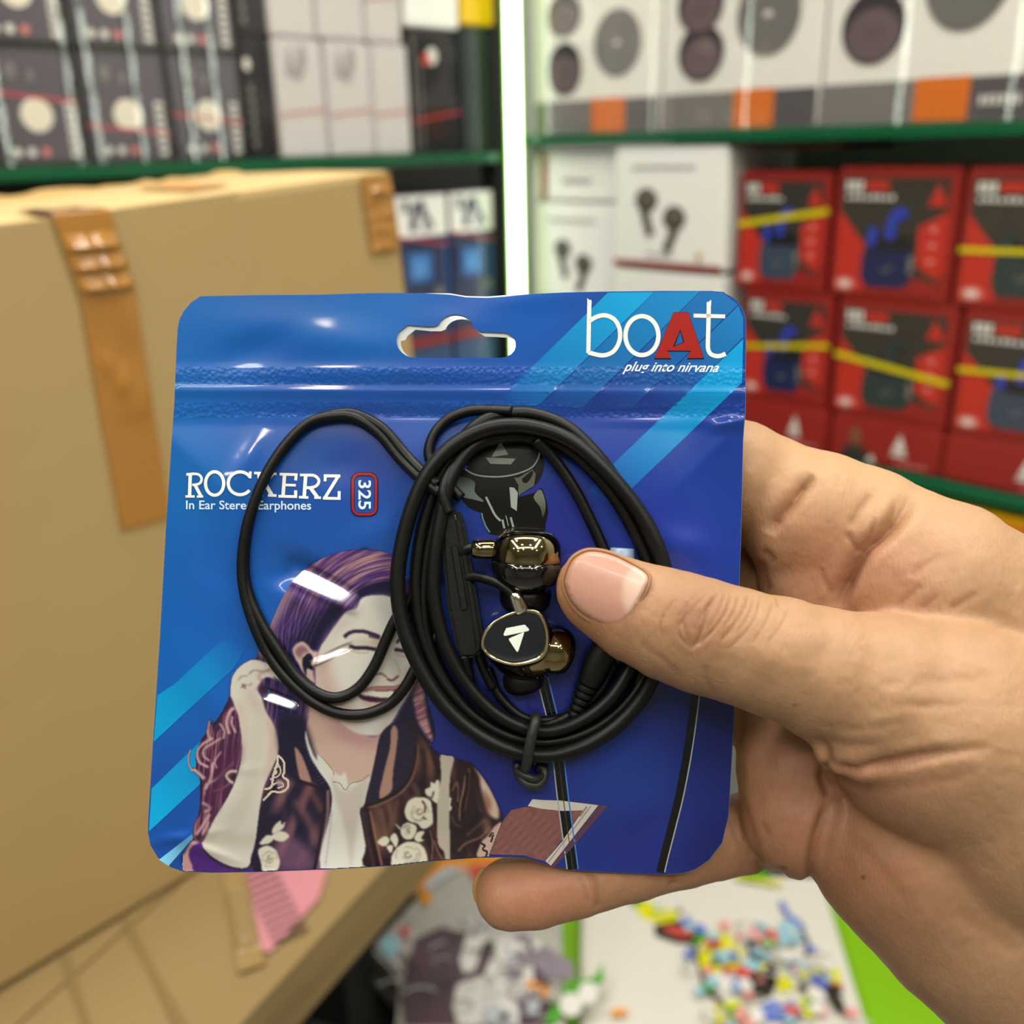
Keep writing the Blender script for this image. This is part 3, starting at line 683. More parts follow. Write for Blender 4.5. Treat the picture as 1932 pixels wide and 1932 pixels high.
scribbles(comic_t, 'comic_patch', [(.10, .17), (.18, .25), (.19, .10), (.12, .06)], 'wlsv', 26, .0548 + .0044, 8, .005, .012)
# amber board standing behind, black pouch and plastic wrapper at the bottom edge
t = root('amber_board', 'amber yellow board lying behind the printed cartons', 'board', (-.14, .86, CT + .0002))
box('board_sheet', 0, .30, -.02, .055, 0, .012, t, STK['o'], .002)
box('board_edge', -.001, .301, -.021, -.0195, .002, .010, t, m_kraft_in, .0004)
t = root('patterned_sleeve', 'charcoal sleeve box with pale scale pattern standing at the bottom edge of the photo', 'sleeve', (-.205, .475, CT + .0002), R(-20))
box('sleeve_body', 0, .062, 0, .082, 0, .158, t, mat('charcoal_sleeve', (62, 62, 60), .35, coat=.3), .003, 2)
for j in range(5):
    decal('scale_row', [ribbon(arc(.008 + .0115 * i, .010 + .014 * j, .005, .006, 0, 180, 8), .0014) for i in range(5)], t, m_cap, .1585, 'xy')
t = root('plastic_wrapper', 'crumpled translucent plastic wrapper between the charcoal sleeve and the plum print', 'wrapper', (-.172, .585, CT + .0002), R(5))
V = [(0, 0, 0), (.045, -.01, 0), (.050, .03, .012), (.025, .05, .016), (.0, .03, .0), (.026, .018, .040)]
pydata('wrapper_film', V, [(0, 1, 5), (1, 2, 5), (2, 3, 5), (3, 4, 5), (4, 0, 5)], t, mat('clear_film', (150, 152, 150), .15, trans=.6, spec=.6, ior=1.2))
pydata('wrapper_seam', [(0, 0, .0), (.045, -.01, .0), (.045, -.012, .003), (0, -.002, .003)], [(0, 1, 2, 3)], t, m_cap)
# ---------------------------------------------------------------- the held pouch
# Camera pose moved along the line of sight, kept as fixed numbers: X right, Y up, Z towards the photographer; held at 1.43 m, leaning back 20.6 degrees like the camera.
# Traced in image pixels, tenths of a millimetre at the pouch sheet (u right, v down, centre at 966, 966).
VIEW_FRAME = Matrix.Translation((0, .17317, 1.43491)) @ Matrix.Rotation(R(69.4), 4, 'X') @ Matrix.Rotation(R(-1.4), 4, 'Z')
def S(u, v, z=0.0):
    """un-projects an image pixel at height z (mm) over the sheet -> metres in the camera-aligned frame"""
    k = 1e-4 * (1 - z / 185.0)
    return ((u - 966) * k, -(v - 966) * k, z * 1e-3)
def unproject_n(u, v, z):
    k = 1e-4 * (1 - z / 185.0)
    return np.stack([(u - 966) * k, -(v - 966) * k, z * 1e-3], 1)

def gauss(u, v, cu, cv, su, sv, ang=0):
    a = R(ang); du, dv = u - cu, v - cv
    x = du * math.cos(a) + dv * math.sin(a); y = -du * math.sin(a) + dv * math.cos(a)
    return np.exp(-(x / su) ** 2 - (y / sv) ** 2)
WR = []   # creases of the foil: (u, v, along, across, angle, height mm)
rng = random.Random(11)
for a in ((455, 880, 60, 22, -62, .35), (640, 880, 90, 44, 10, -.28), (420, 1060, 120, 40, 70, -.4), (560, 1130, 40, 14, 40, .35), (500, 1240, 90, 26, 35, -.35), (400, 1320, 90, 30, 60, .4),
          (1290, 1030, 50, 30, 20, .5), (1330, 900, 120, 50, 80, -.5), (1180, 1430, 60, 30, -40, .5), (1250, 1560, 90, 40, -30, -.4), (1160, 1530, 70, 40, 10, .35), (1210, 780, 160, 18, 2, -.3),
          (700, 700, 200, 20, 0, .25), (380, 1600, 60, 10, 20, .4), (340, 1580, 60, 9, -10, .35), (760, 780, 300, 10, 1, -.35), (1100, 1340, 80, 40, 50, -.3), (900, 1500, 60, 30, 60, .35),
          (620, 640, 200, 40, 8, .35), (480, 660, 80, 30, -20, -.3), (700, 1010, 60, 30, -30, .3), (860, 575, 70, 26, 0, -.15), (1370, 800, 26, 10, -15, .5), (1000, 560, 90, 24, -6, .2)):
    WR.append(a)
for i in range(26):
    WR.append((rng.uniform(330, 1370), rng.uniform(830, 1600), rng.uniform(30, 90), rng.uniform(10, 30), rng.uniform(0, 180), rng.uniform(-.14, .16)))
def relief(u, v):
    u = np.asarray(u, float); v = np.asarray(v, float)
    e = np.clip(np.minimum(np.minimum(u - 300, 1395 - u), np.minimum((v - 800), 1640 - v)) / 160, 0, 1)
    z = 1.3 * np.sin(e * np.pi / 2)                                  # pillow of the filled part
    sl = (u - 860) * .006
    z += .24 * np.exp(-((v - 738 - sl) / 8) ** 2) - .1 * np.exp(-((v - 728 - sl) / 6) ** 2)          # zip track
    z += .12 * (np.tanh((v - 694 - sl) / 4) - np.tanh((v - 782 - sl) / 5)) / 2                   # double layer of the zip band
    z += .30 * np.exp(-((v - 790 - sl * 2) / 9) ** 2) * (u > 1050) * np.clip((u - 1050) / 200, 0, 1)
    for (cu, cv, su, sv, an, h) in WR:
        z = z + h * gauss(u, v, cu, cv, su, sv, an)
    z += 1.6 * np.clip((v - 1560) / 90, 0, 1) ** 2 * np.exp(-((u - 700) / 230) ** 2)              # curl of the lower edge
    z -= .6 * np.clip((620 - v) / 90, 0, 1) ** 2 * np.exp(-((u - 870) / 120) ** 2)
    for (cu, cv, su, sv, an, tv, tu, z0) in FACETS:
        m = facet_mask(u, v, cu, cv, su, sv, an, 7); z = z * (1 - m) + m * (z0 + .1 * ((v - cv) * tv + (u - cu) * tu))
    return z
def facet_mask(u, v, cu, cv, su, sv, an, k=5):
    a = R(an); du, dv = u - cu, v - cv; x = du * math.cos(a) + dv * math.sin(a); y = -du * math.sin(a) + dv * math.cos(a)
    return (1 - np.tanh((((x / su) ** 4 + (y / sv) ** 4 + 1e-9) ** .25 - 1) * k)) / 2
# stretched flat facets of the film: centre, half sizes, direction, slopes, height
FACETS = [(608, 1106, 76, 24, 27, .274, -.06, 1.2), (530, 1322, 38, 13, 22, .3235, -.06, 1.1), (624, 1236, 40, 7, -25, .305, -.03, 1.25)]

def in_poly(x, y, P):
    P = np.asarray(P, float); inside = np.zeros(x.shape, bool); j = len(P) - 1
    for i in range(len(P)):
        xi, yi = P[i]; xj, yj = P[j]
        if yi != yj:
            c = ((yi > y) != (yj > y)) & (x < (xj - xi) * (y - yi) / (yj - yi) + xi); inside ^= c
        j = i
    return inside

def smooth_poly(P, n=6, closed=True):
    P = [np.array(p, float) for p in P]; N = len(P); out = []
    for i in range(N if closed else N - 1):
        g = (lambda k: P[k % N]) if closed else (lambda k: P[min(max(k, 0), N - 1)])
        p0, p1, p2, p3 = g(i - 1), g(i), g(i + 1), g(i + 2)
        for k in range(n):
            t = k / n
            out.append(tuple(.5 * (2 * p1 + (p2 - p0) * t + (2 * p0 - 5 * p1 + 4 * p2 - p3) * t * t + (3 * p1 - p0 - 3 * p2 + p3) * t ** 3)))
    if not closed: out.append(tuple(P[-1]))
    return out

def densify(P, step):
    out = []
    for i in range(len(P)):
        a, b = np.array(P[i], float), np.array(P[(i + 1) % len(P)], float)
        n = max(1, int(np.hypot(*(b - a)) / step))
        out += [tuple(a + (b - a) * k / n) for k in range(n)]
    return out

def tri_sheet(outline, holes, step):
    """triangulate an outline with holes and a jittered interior lattice; returns (u, v), tris"""
    ow = densify(outline, step); pts = list(ow); edges = [(i, (i + 1) % len(ow)) for i in range(len(ow))]
    hs = []
    for h in holes:
        hw = densify(h, step); b = len(pts); pts += hw; edges += [(b + i, b + (i + 1) % len(hw)) for i in range(len(hw))]; hs.append(hw)
    A = np.array(ow); x0, y0 = A.min(0); x1, y1 = A.max(0)
    if (x1 - x0) > 1.5 * step and (y1 - y0) > 1.5 * step:
        gx, gy = np.meshgrid(np.arange(x0 + step / 2, x1, step), np.arange(y0 + step / 2, y1, step))
        gx = gx.ravel(); gy = gy.ravel()
        ok = in_poly(gx, gy, ow)
        for hw in hs: ok &= ~in_poly(gx, gy, hw)
        P = np.array(pts)
        gx, gy = gx[ok], gy[ok]
        if len(gx):
            d = np.min([np.hypot(gx - p[0], gy - p[1]) for p in P], 0) if len(P) < 4000 else np.full(len(gx), 9e9)
            k = d > step * .45
            pts += list(zip(gx[k].tolist(), gy[k].tolist()))
    co, ed, fa, _, _, _ = delaunay_2d_cdt([Vector(p) for p in pts], edges, [], 1, 1e-4)
    V = np.array([(c.x, c.y) for c in co]); F = np.array([f for f in fa if len(f) == 3])
    c = V[F].mean(1); ok = in_poly(c[:, 0], c[:, 1], ow)
    for hw in hs: ok &= ~in_poly(c[:, 0], c[:, 1], hw)
    F = F[ok]
    a = V[F]; cr = (a[:, 1, 0] - a[:, 0, 0]) * (a[:, 2, 1] - a[:, 0, 1]) - (a[:, 1, 1] - a[:, 0, 1]) * (a[:, 2, 0] - a[:, 0, 0])
    F[cr > 0] = F[cr > 0][:, ::-1]        # v runs down, so flip to face the viewer
    return V, F

def lin(c):
    c = np.asarray(c, float) / 255
    return np.where(c <= .04045, c / 12.92, ((c + .055) / 1.055) ** 2.4)

BASEPTS = np.array([(340, 600, 20, 102, 186), (700, 570, 14, 104, 190), (1000, 600, 18, 92, 188), (1380, 600, 22, 70, 160), (340, 900, 22, 104, 186), (560, 860, 26, 84, 172), (700, 880, 36, 66, 156), (330, 1250, 18, 98, 188),
                    (520, 1150, 22, 92, 184), (700, 1000, 28, 84, 172), (300, 1560, 22, 80, 170), (1000, 1000, 40, 46, 150), (1300, 900, 28, 62, 158), (1380, 850, 24, 60, 150), (1000, 1350, 34, 40, 128),
                    (1250, 1000, 36, 56, 160), (1340, 1400, 22, 34, 110), (1200, 1560, 34, 46, 140), (900, 1440, 30, 38, 120), (1370, 1600, 20, 32, 108), (1180, 1480, 30, 62, 152), (860, 740, 24, 80, 168), (1150, 720, 30, 60, 150)], float)
def base_col(u, v):
    d = (np.subtract.outer(u, BASEPTS[:, 0]) ** 2 + np.subtract.outer(v, BASEPTS[:, 1]) ** 2) + 3000
    w = d ** -1.5; w /= w.sum(1, keepdims=True)
    return w @ lin(BASEPTS[:, 2:]) * .78

m_print = mat('pouch_print', (30, 80, 170), .27, coat=.45, vcol='paint', spec=.28)
m_gloss = mat('portrait_print', (120, 90, 110), .25, coat=.9, vcol='paint', spec=.28)
def foil_bump(m, bands=True):
    """fine ribbing of the foil and the crimped zip bands as relief"""
    nt = m.node_tree; b = nt.nodes['Principled BSDF']
    tc = nt.nodes.new('ShaderNodeTexCoord'); sp = nt.nodes.new('ShaderNodeSeparateXYZ'); nt.links.new(tc.outputs['Object'], sp.inputs[0])
    w = nt.nodes.new('ShaderNodeTexWave'); w.wave_type = 'BANDS'; w.bands_direction = 'Y'; w.inputs['Scale'].default_value = 420; w.inputs['Distortion'].default_value = 1.5
    nt.links.new(tc.outputs['Object'], w.inputs['Vector'])
    n = nt.nodes.new('ShaderNodeTexVoronoi'); n.inputs['Scale'].default_value = 1300
    nt.links.new(tc.outputs['Object'], n.inputs['Vector'])
    def band(y0, y1):
        a = nt.nodes.new('ShaderNodeMath'); a.operation = 'COMPARE'; a.inputs[1].default_value = (y0 + y1) / 2; a.inputs[2].default_value = abs(y1 - y0) / 2
        nt.links.new(sp.outputs['Y'], a.inputs[0]); return a
    b1 = band(-(692 - 966) * 1e-4, -(726 - 966) * 1e-4); b2 = band(-(758 - 966) * 1e-4, -(788 - 966) * 1e-4)
    s = nt.nodes.new('ShaderNodeMath'); s.operation = 'ADD'; nt.links.new(b1.outputs[0], s.inputs[0]); nt.links.new(b2.outputs[0], s.inputs[1])
    mu = nt.nodes.new('ShaderNodeMath'); mu.operation = 'MULTIPLY'; nt.links.new(s.outputs[0], mu.inputs[0]); nt.links.new(n.outputs['Distance'], mu.inputs[1])
    sc = nt.nodes.new('ShaderNodeMath'); sc.operation = 'MULTIPLY_ADD'; sc.inputs[1].default_value = .010
    nt.links.new(w.outputs['Fac'], sc.inputs[0]); nt.links.new(mu.outputs[0], sc.inputs[2])
    bp = nt.nodes.new('ShaderNodeBump'); bp.inputs['Strength'].default_value = .22; bp.inputs['Distance'].default_value = .0004
    nt.links.new(sc.outputs[0], bp.inputs['Height']); nt.links.new(bp.outputs[0], b.inputs['Normal'])
foil_bump(m_print)

pouch = root('earphone_pouch', 'blue zip pouch with hang hole, printed lettering and portrait, held by the hand', 'pouch', M=VIEW_FRAME)
OUT = [(378, 559), (480, 557), (600, 556), (700, 553), (800, 553), (850, 556), (880, 561), (920, 562), (960, 559), (1000, 555), (1060, 552), (1150, 550), (1250, 549), (1340, 549), (1366, 551)] \
    + arc(1350, 610, 57, 59, -70, 0, 8) + [(1407, 640), (1406, 780), (1404, 800), (1402, 830), (1398, 1000), (1390, 1220), (1382, 1400), (1374, 1540), (1362, 1590), (1338, 1622), (1312, 1640), (1290, 1647), (1250, 1650),
    (1180, 1647), (1100, 1643), (1075, 1641), (1045, 1635), (990, 1618), (960, 1617), (900, 1618), (820, 1624), (740, 1633), (640, 1639), (560, 1642), (480, 1645), (400, 1646), (345, 1644), (322, 1636), (298, 1618), (284, 1595), (279, 1570)] \
    + [(280, 1540), (290, 1380), (302, 1200), (313, 1000), (322, 860), (329, 760), (333, 660), (335, 622), (338, 604), (346, 588), (360, 571)]
HOLE = arc(784, 643, 36, 32, 90, 215, 8) + [(770, 613), (800, 616), (820, 616), (832, 611)] + arc(860, 622, 34, 29, 200, 340, 8) + [(892, 618), (905, 626), (930, 627), (945, 628)] + arc(945, 651, 28, 24, -80, 90, 8) + [(940, 675)]
def sheet(name, outline, m, col, lift=.0, holes=(), step=9, parent=None, zf=None):
    V, F = tri_sheet(outline, holes, step)
    z = (relief(V[:, 0], V[:, 1]) if zf is None else zf(V[:, 0], V[:, 1])) + lift
    c = None
    if col is not None: c = col(V[:, 0], V[:, 1]) if callable(col) else np.tile(lin(col), (len(V), 1))
    return npmesh(name, unproject_n(V[:, 0], V[:, 1], z), F, parent if parent is not None else pouch, m, True, c)
def front_z(u, v):
    z = relief(u, v)
    for f in FACETS: z = z - 1.0 * facet_mask(u, v, f[0], f[1], f[2] + 14, f[3] + 12, f[4], 3)
    return z
front = sheet('front_panel', OUT, m_print, base_col, 0, [HOLE], 7, None, front_z)
m_film = mat('pouch_back_film', (206, 214, 218), .2, coat=.6)
hb = [(u + 5 + (5 if v < 640 else -2), v + 9 - (6 if v > 640 else 0)) for u, v in HOLE]
hb = [(784 + (u - 784) * .97 + 4, v) for u, v in hb]
backo = [(u + (1.2 if u < 700 else -1.0), v - (2.5 if 820 < u < 1000 and v < 600 else 0) - (1.5 if v > 1500 else 0)) for u, v in OUT]
sheet('back_panel', backo, m_film, None, 0, [hb], 14, None, lambda u, v: -.35 - 1.2 * np.clip(np.minimum(np.minimum(u - 300, 1395 - u), np.minimum(v - 800, 1640 - v)) / 160, 0, 1) - .9 * np.clip((620 - v) / 90, 0, 1) ** 2 * np.exp(-((u - 870) / 120) ** 2) + np.minimum(0, relief(u, v)) + 1.6 * np.clip((v - 1560) / 90, 0, 1) ** 2 * np.exp(-((u - 700) / 230) ** 2))
# sealed rim: thin wall along the outline
n = len(densify(OUT, 7)); O7 = np.array(densify(OUT, 7)); zt = relief(O7[:, 0], O7[:, 1])
Vr = np.vstack([unproject_n(O7[:, 0], O7[:, 1], zt), unproject_n(O7[:, 0] + .6, O7[:, 1] + .6, zt - .34)])
npmesh('sealed_rim', Vr, [(i, (i + 1) % n, n + (i + 1) % n, n + i) for i in range(n)], pouch, mat('rim_film', (92, 150, 214), .3))

# slanting printed stripes, fading towards the middle
def stripe(poly, col, fu, fv, alpha=1.0, power=1.0):
    """fu/fv: (point fully coloured, point faded out)"""
    a, b = np.array(fu, float), np.array(fv, float); d = b - a; L = d @ d
    def f(u, v):
        t = np.clip(((u - a[0]) * d[0] + (v - a[1]) * d[1]) / L, 0, 1); w = (alpha * (1 - t) ** power)[:, None]
        return base_col(u, v) * (1 - w) + lin(col) * w
    sheet('printed_stripe', poly, m_print, f, .05, (), 9)
stripe([(1147, 552), (1234, 551), (1016, 765), (930, 765)], (2, 150, 208), (1190, 552), (960, 765), 1, .8)
stripe([(1235, 551), (1320, 550), (1098, 770), (1018, 766)], (8, 128, 190), (1280, 552), (1060, 780), .95, .8)
stripe([(1321, 550), (1364, 552), (1392, 575), (1190, 772), (1100, 772)], (10, 112, 180), (1370, 570), (1150, 772), .8, .9)
stripe([(1393, 577), (1402, 600), (1402, 636), (1270, 770), (1195, 770)], (10, 122, 186), (1400, 600), (1240, 760), .85)
stripe([(1402, 640), (1400, 722), (1193, 921), (1150, 950), (1110, 925), (1156, 876)], (0, 148, 208), (1400, 670), (1125, 950), 1, .75)
stripe([(297, 1312), (330, 1290), (420, 1206), (470, 1215), (440, 1262), (348, 1346), (290, 1400)], (0, 146, 200), (300, 1360), (450, 1220), .9, .8)
stripe([(286, 1488), (358, 1418), (500, 1280), (520, 1330), (380, 1477), (281, 1569)], (0, 152, 208), (290, 1530), (470, 1350), 1, .8)
stripe([(300, 1622), (362, 1574), (420, 1530), (420, 1545), (359, 1587), (318, 1634)], (120, 196, 236), (310, 1630), (400, 1550), 1)

# ---- lettering
def sheet_strokes(name, strokes, col, lift, parent=None, m=None):
    """flat strokes (list of (points, width)) following the foil"""
    V = []; F = []; 
    for P, w in strokes:
        P = [np.array(p, float) for p in P]; Q = []
        for i in range(len(P) - 1):
            nseg = max(1, int(np.hypot(*(P[i + 1] - P[i])) / 6)); Q += [P[i] + (P[i + 1] - P[i]) * k / nseg for k in range(nseg)]
        Q.append(P[-1]); b = len(V); closed = np.hypot(*(Q[0] - Q[-1])) < 1e-6
        for i, p in enumerate(Q):
            t = (Q[1] - Q[-2]) if closed and i in (0, len(Q) - 1) else Q[min(i + 1, len(Q) - 1)] - Q[max(i - 1, 0)]
            t = t / (np.hypot(*t) + 1e-9); nn = np.array([-t[1], t[0]]) * w / 2
            V += [p + nn, p - nn]
        for i in range(len(Q) - 1): F.append((b + 2 * i, b + 2 * i + 2, b + 2 * i + 3, b + 2 * i + 1))
    V = np.array(V); z = relief(V[:, 0], V[:, 1]) + lift
    F = np.array(F); a = V[F]; cr = (a[:, 1, 0] - a[:, 0, 0]) * (a[:, 2, 1] - a[:, 0, 1]) - (a[:, 1, 1] - a[:, 0, 1]) * (a[:, 2, 0] - a[:, 0, 0])
    F[cr > 0] = F[cr > 0][:, ::-1]
    return npmesh(name, unproject_n(V[:, 0], V[:, 1], z), F, parent if parent is not None else pouch, m or m_print, True, np.tile(lin(col), (len(V), 1)))
def crop(ox, oy, s): return lambda L: [(ox + x / s, oy + y / s) for x, y in L]
cb = crop(1040, 560, 5.084); wb = lambda w: w / 5.084
WHITE = (226, 228, 224)
bw = [(cb([(366, 30), (356, 540)]), wb(40)), (cb([(372, 228)] + smooth_poly([(372, 228), (440, 190), (520, 178), (600, 212), (648, 285), (661, 370), (645, 450), (600, 520), (535, 555), (465, 560), (356, 533)], 5, False)), wb(41))]
bo = [(cb(arc(870, 372, 158, 187, 0, 360, 40)), wb(42))]
btt = [(cb(smooth_poly([(1512, 50), (1508, 250), (1503, 440), (1506, 505), (1530, 548), (1580, 568), (1630, 564), (1672, 545)], 5, False)), wb(41)), (cb([(1366, 180), (1668, 188)]), wb(37))]
sheet_strokes('logo_letter', bw, WHITE, .10); sheet_strokes('logo_letter', bo, WHITE, .10); sheet_strokes('logo_letter', btt, WHITE, .10)
sheet('logo_letter', cb([(345, 12), (388, 50), (386, 80), (346, 80)]), m_print, WHITE, .105)
sheet('logo_letter', cb([(1492, 60), (1535, 28), (1534, 80), (1492, 84)]), m_print, WHITE, .105)
Ap = [(1172, 156), (1180, 150), (1306, 150), (1316, 158), (1462, 586), (1300, 588), (1340, 516), (1112, 516), (1152, 588), (994, 588)]
Ah = [(1238, 312), (1278, 435), (1166, 484)]
grow = lambda P, s: [(1228 + (x - 1228) * s, 372 + (y - 372) * s + 4) for x, y in P]
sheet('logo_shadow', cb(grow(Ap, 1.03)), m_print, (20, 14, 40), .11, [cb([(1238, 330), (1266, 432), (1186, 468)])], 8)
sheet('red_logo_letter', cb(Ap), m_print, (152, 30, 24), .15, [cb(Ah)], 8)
cr_ = crop(330, 860, 4.83); wr = lambda w: w / 4.83
G = {
 'R': [([(140, 160), (134, 370)], 31), ([(104, 170), (170, 165)], 24), ([(96, 370), (180, 370)], 22), (smooth_poly([(150, 163), (215, 170), (243, 205), (232, 245), (195, 262), (158, 264)], 4, False), 23), ([(182, 262), (238, 370)], 30), ([(200, 372), (258, 370)], 20)],
 'O': [(arc(362, 252, 83, 107, 0, 360, 36), 29)],
 'C': [(arc(594, 250, 108, 104, 38, 325, 30), 29), ([(688, 142), (684, 205)], 24)],
 'K': [([(764, 160), (790, 362)], 30), ([(722, 156), (808, 158)], 22), ([(800, 275), (892, 168)], 27), ([(830, 163), (926, 165)], 22), ([(825, 258), (885, 360)], 34), ([(848, 360), (926, 362)], 24), ([(770, 360), (806, 360)], 22)],
 'E': [([(1000, 160), (985, 370)], 32), ([(955, 167), (1118, 172)], 25), ([(1106, 170), (1100, 224)], 26), ([(992, 265), (1102, 268)], 23), ([(944, 368), (1114, 372)], 25), ([(1100, 314), (1101, 378)], 28)],
 'R2': [([(1192, 175), (1178, 376)], 32), ([(1140, 174), (1215, 175)], 23), (smooth_poly([(1195, 177), (1270, 180), (1312, 222), (1295, 268), (1250, 288), (1190, 290)], 4, False), 26), ([(1230, 285), (1298, 376)], 33), ([(1130, 376), (1216, 380)], 23), ([(1270, 381), (1331, 382)], 22)],
 'Z': [([(1357, 182), (1507, 184)], 27), ([(1371, 182), (1368, 232)], 25), ([(1488, 186), (1366, 384)], 29), ([(1349, 386), (1510, 389)], 25), ([(1497, 322), (1496, 396)], 27)]}
for k in G: sheet_strokes('product_letter', [(cr_(p), wr(w)) for p, w in G[k]], WHITE, .10)
sheet_strokes('badge_shadow', [(cr_(rrect(1618, 166, 1834, 536, 62, 6) + [rrect(1618, 166, 1834, 536, 62, 6)[0]]), wr(36))], (22, 12, 40), .09)
sheet_strokes('badge_frame', [(cr_(rrect(1621, 166, 1832, 533, 62, 6) + [rrect(1621, 166, 1832, 533, 62, 6)[0]]), wr(22))], (150, 30, 30), .12)
def words(name, text, quad, col, lift, bold=.0, shear=0.0):
    """text stretched into quad (tl, tr, br, bl) on the sheet; quad bounds the x-height box of the ink"""
    cu = bpy.data.curves.new(name, 'FONT'); cu.body = text; cu.offset = bold; cu.shear = shear; cu.resolution_u = 4
    ob = bpy.data.objects.new(name, cu); COL.objects.link(ob)
    dg = bpy.context.evaluated_depsgraph_get(); me = bpy.data.meshes.new_from_object(ob.evaluated_get(dg))
    bpy.data.objects.remove(ob); 
    bm = bmesh.new(); bm.from_mesh(me); bmesh.ops.triangulate(bm, faces=bm.faces); bm.to_mesh(me); bm.free()
    V = np.array([v.co[:2] for v in me.vertices]); F = np.array([p.vertices[:] for p in me.polygons])
    lo, hi = V.min(0), V.max(0); s = (V - lo) / (hi - lo); tl, tr, br, bl = [np.array(q, float) for q in quad]
    x, y = s[:, :1], s[:, 1:]
    P = (bl * (1 - x) + br * x) * (1 - y) + (tl * (1 - x) + tr * x) * y
    a = P[F]; c = (a[:, 1, 0] - a[:, 0, 0]) * (a[:, 2, 1] - a[:, 0, 1]) - (a[:, 1, 1] - a[:, 0, 1]) * (a[:, 2, 0] - a[:, 0, 0])
    F[c > 0] = F[c > 0][:, ::-1]
    bpy.data.meshes.remove(me)
    return npmesh(name, unproject_n(P[:, 0], P[:, 1], relief(P[:, 0], P[:, 1]) + lift), F, pouch, m_print, True, np.tile(lin(col), (len(P), 1)))
words('subtitle_text', 'In Ear Stereo Earphones', [(351, 944), (587, 945), (587, 967), (351, 966)], (196, 220, 240), .10, .012)
words('slogan_text', 'plug into nirvana', [(1180, 682), (1359, 684), (1353, 708), (1174, 706)], (206, 226, 240), .12, .012, .25)
words('badge_number', '325', [(700, 906), (700, 961), (676, 961), (676, 906)], (200, 222, 240), .13, .015)

# ---- printed greyscale earphone and its two printed cables
c8 = crop(850, 800, 9.2)
pe = lambda name, P, col, lift, sm=3: sheet(name, c8(smooth_poly(P, sm) if sm > 1 else P), m_print, col, lift, (), 7)
pe('printed_ear_tip', [(1430, 1200), (1570, 1110), (1650, 1280), (1692, 1500), (1650, 1720), (1560, 1900), (760, 1930), (600, 1780), (520, 1540), (700, 1400)], (10, 11, 13), .06)
pe('printed_tip_light', [(1440, 1270), (1560, 1135), (1635, 1300), (1648, 1480), (1600, 1620), (1560, 1450)], lambda u, v: lin((106, 112, 102)) * np.clip(1.15 - (v - 930) / 50, .15, 1)[:, None], .08)
sheet_strokes('printed_rim', [(c8([(540, 1545), (560, 1640), (610, 1770), (680, 1880)]), 3)], (90, 120, 130), .09)
pe('printed_shell', [(90, 1060), (150, 850), (500, 700), (1100, 760), (1480, 560), (1575, 500), (1625, 700), (1580, 900), (1450, 1080), (1180, 1240), (1000, 1350), (700, 1540), (480, 1520), (300, 1430), (170, 1250)], (14, 14, 16), .09)
pe('printed_shell_light', [(120, 1000), (190, 910), (420, 1000), (420, 1180), (580, 1345), (400, 1310), (190, 1255), (120, 1110)], lambda u, v: lin((98, 110, 112)) * np.clip((v - 895) / 30, .25, 1)[:, None], .11)
pe('printed_shell_light', [(1090, 935), (1180, 930), (1420, 790), (1480, 860), (1450, 1070), (1180, 1238), (1176, 1050)], (84, 90, 80), .11, 1)
pe('printed_shell_hole', [(1240, 960), (1300, 900), (1420, 810), (1420, 890), (1340, 1010), (1270, 1020)], (8, 8, 8), .13)
pe('printed_face', disc_pts(880, 560, 660, 335, 40), (22, 22, 23), .13, 1)
sheet_strokes('printed_rim', [(c8(smooth_poly([(255, 785), (400, 868), (600, 908), (880, 912), (1150, 865), (1400, 760), (1510, 620), (1545, 500)], 6, False)), 2.8)], (128, 138, 134), .15)
pe('printed_stem', [(450, 1040), (560, 940), (1000, 930), (1130, 970), (1165, 1190), (1155, 1500), (1080, 1640), (900, 1690), (790, 1600), (610, 1280)], (16, 16, 17), .14)
sheet_strokes('printed_glint', [(c8(smooth_poly([(615, 1265), (700, 1440), (780, 1590), (870, 1680)], 5, False)), 4.2)], (140, 152, 146), .17)
pe('printed_glint', [(1022, 1095), (1105, 1105), (1168, 1190), (1150, 1510), (1050, 1445)], (146, 160, 152), .17, 1)
pe('printed_glint', [(0, 790), (10, 660), (80, 545), (128, 545), (128, 600), (30, 790)], (120, 140, 140), .11, 1)
sheet_strokes('printed_glint', [(c8([(900, 1660), (935, 1810)]), 4), (c8([(1045, 1620), (1090, 1790)]), 4), (c8([(962, 1590), (1005, 1770)]), 1.6)], (136, 148, 144), .17)
pe('printed_sail', [(870, 298), (1002, 532), (710, 574)], (118, 128, 122), .17, 1)
pe('printed_hull', [(608, 580), (1130, 600), (1050, 702), (690, 690)], (112, 122, 114), .17, 1)
P1 = smooth_poly([(1022, 1270), (1034, 1320), (1046, 1370), (1054, 1430), (1062, 1500), (1070, 1560), (1077, 1610), (1081, 1640)], 6, False)
P2 = smooth_poly([(1313, 1300), (1307, 1350), (1297, 1420), (1282, 1500), (1266, 1565), (1252, 1620), (1246, 1646)], 6, False)
sh = lambda P, d: [(u + d, v) for u, v in P]
for P, d in ((P1, -11), (P2, 8)):
    sheet_strokes('printed_cable', [(P, 19 if P is P1 else 15)], (9, 9, 11), .07)
    sheet_strokes('printed_cable_glint', [(sh(P, d), 2.4)], (150, 160, 160), .10)
sheet_strokes('printed_cable_glint', [(sh(P1, 10), 2.6)], (60, 120, 200), .10); sheet_strokes('printed_cable_glint', [(sh(P1, 0), 1.6)], (52, 56, 58), .10)

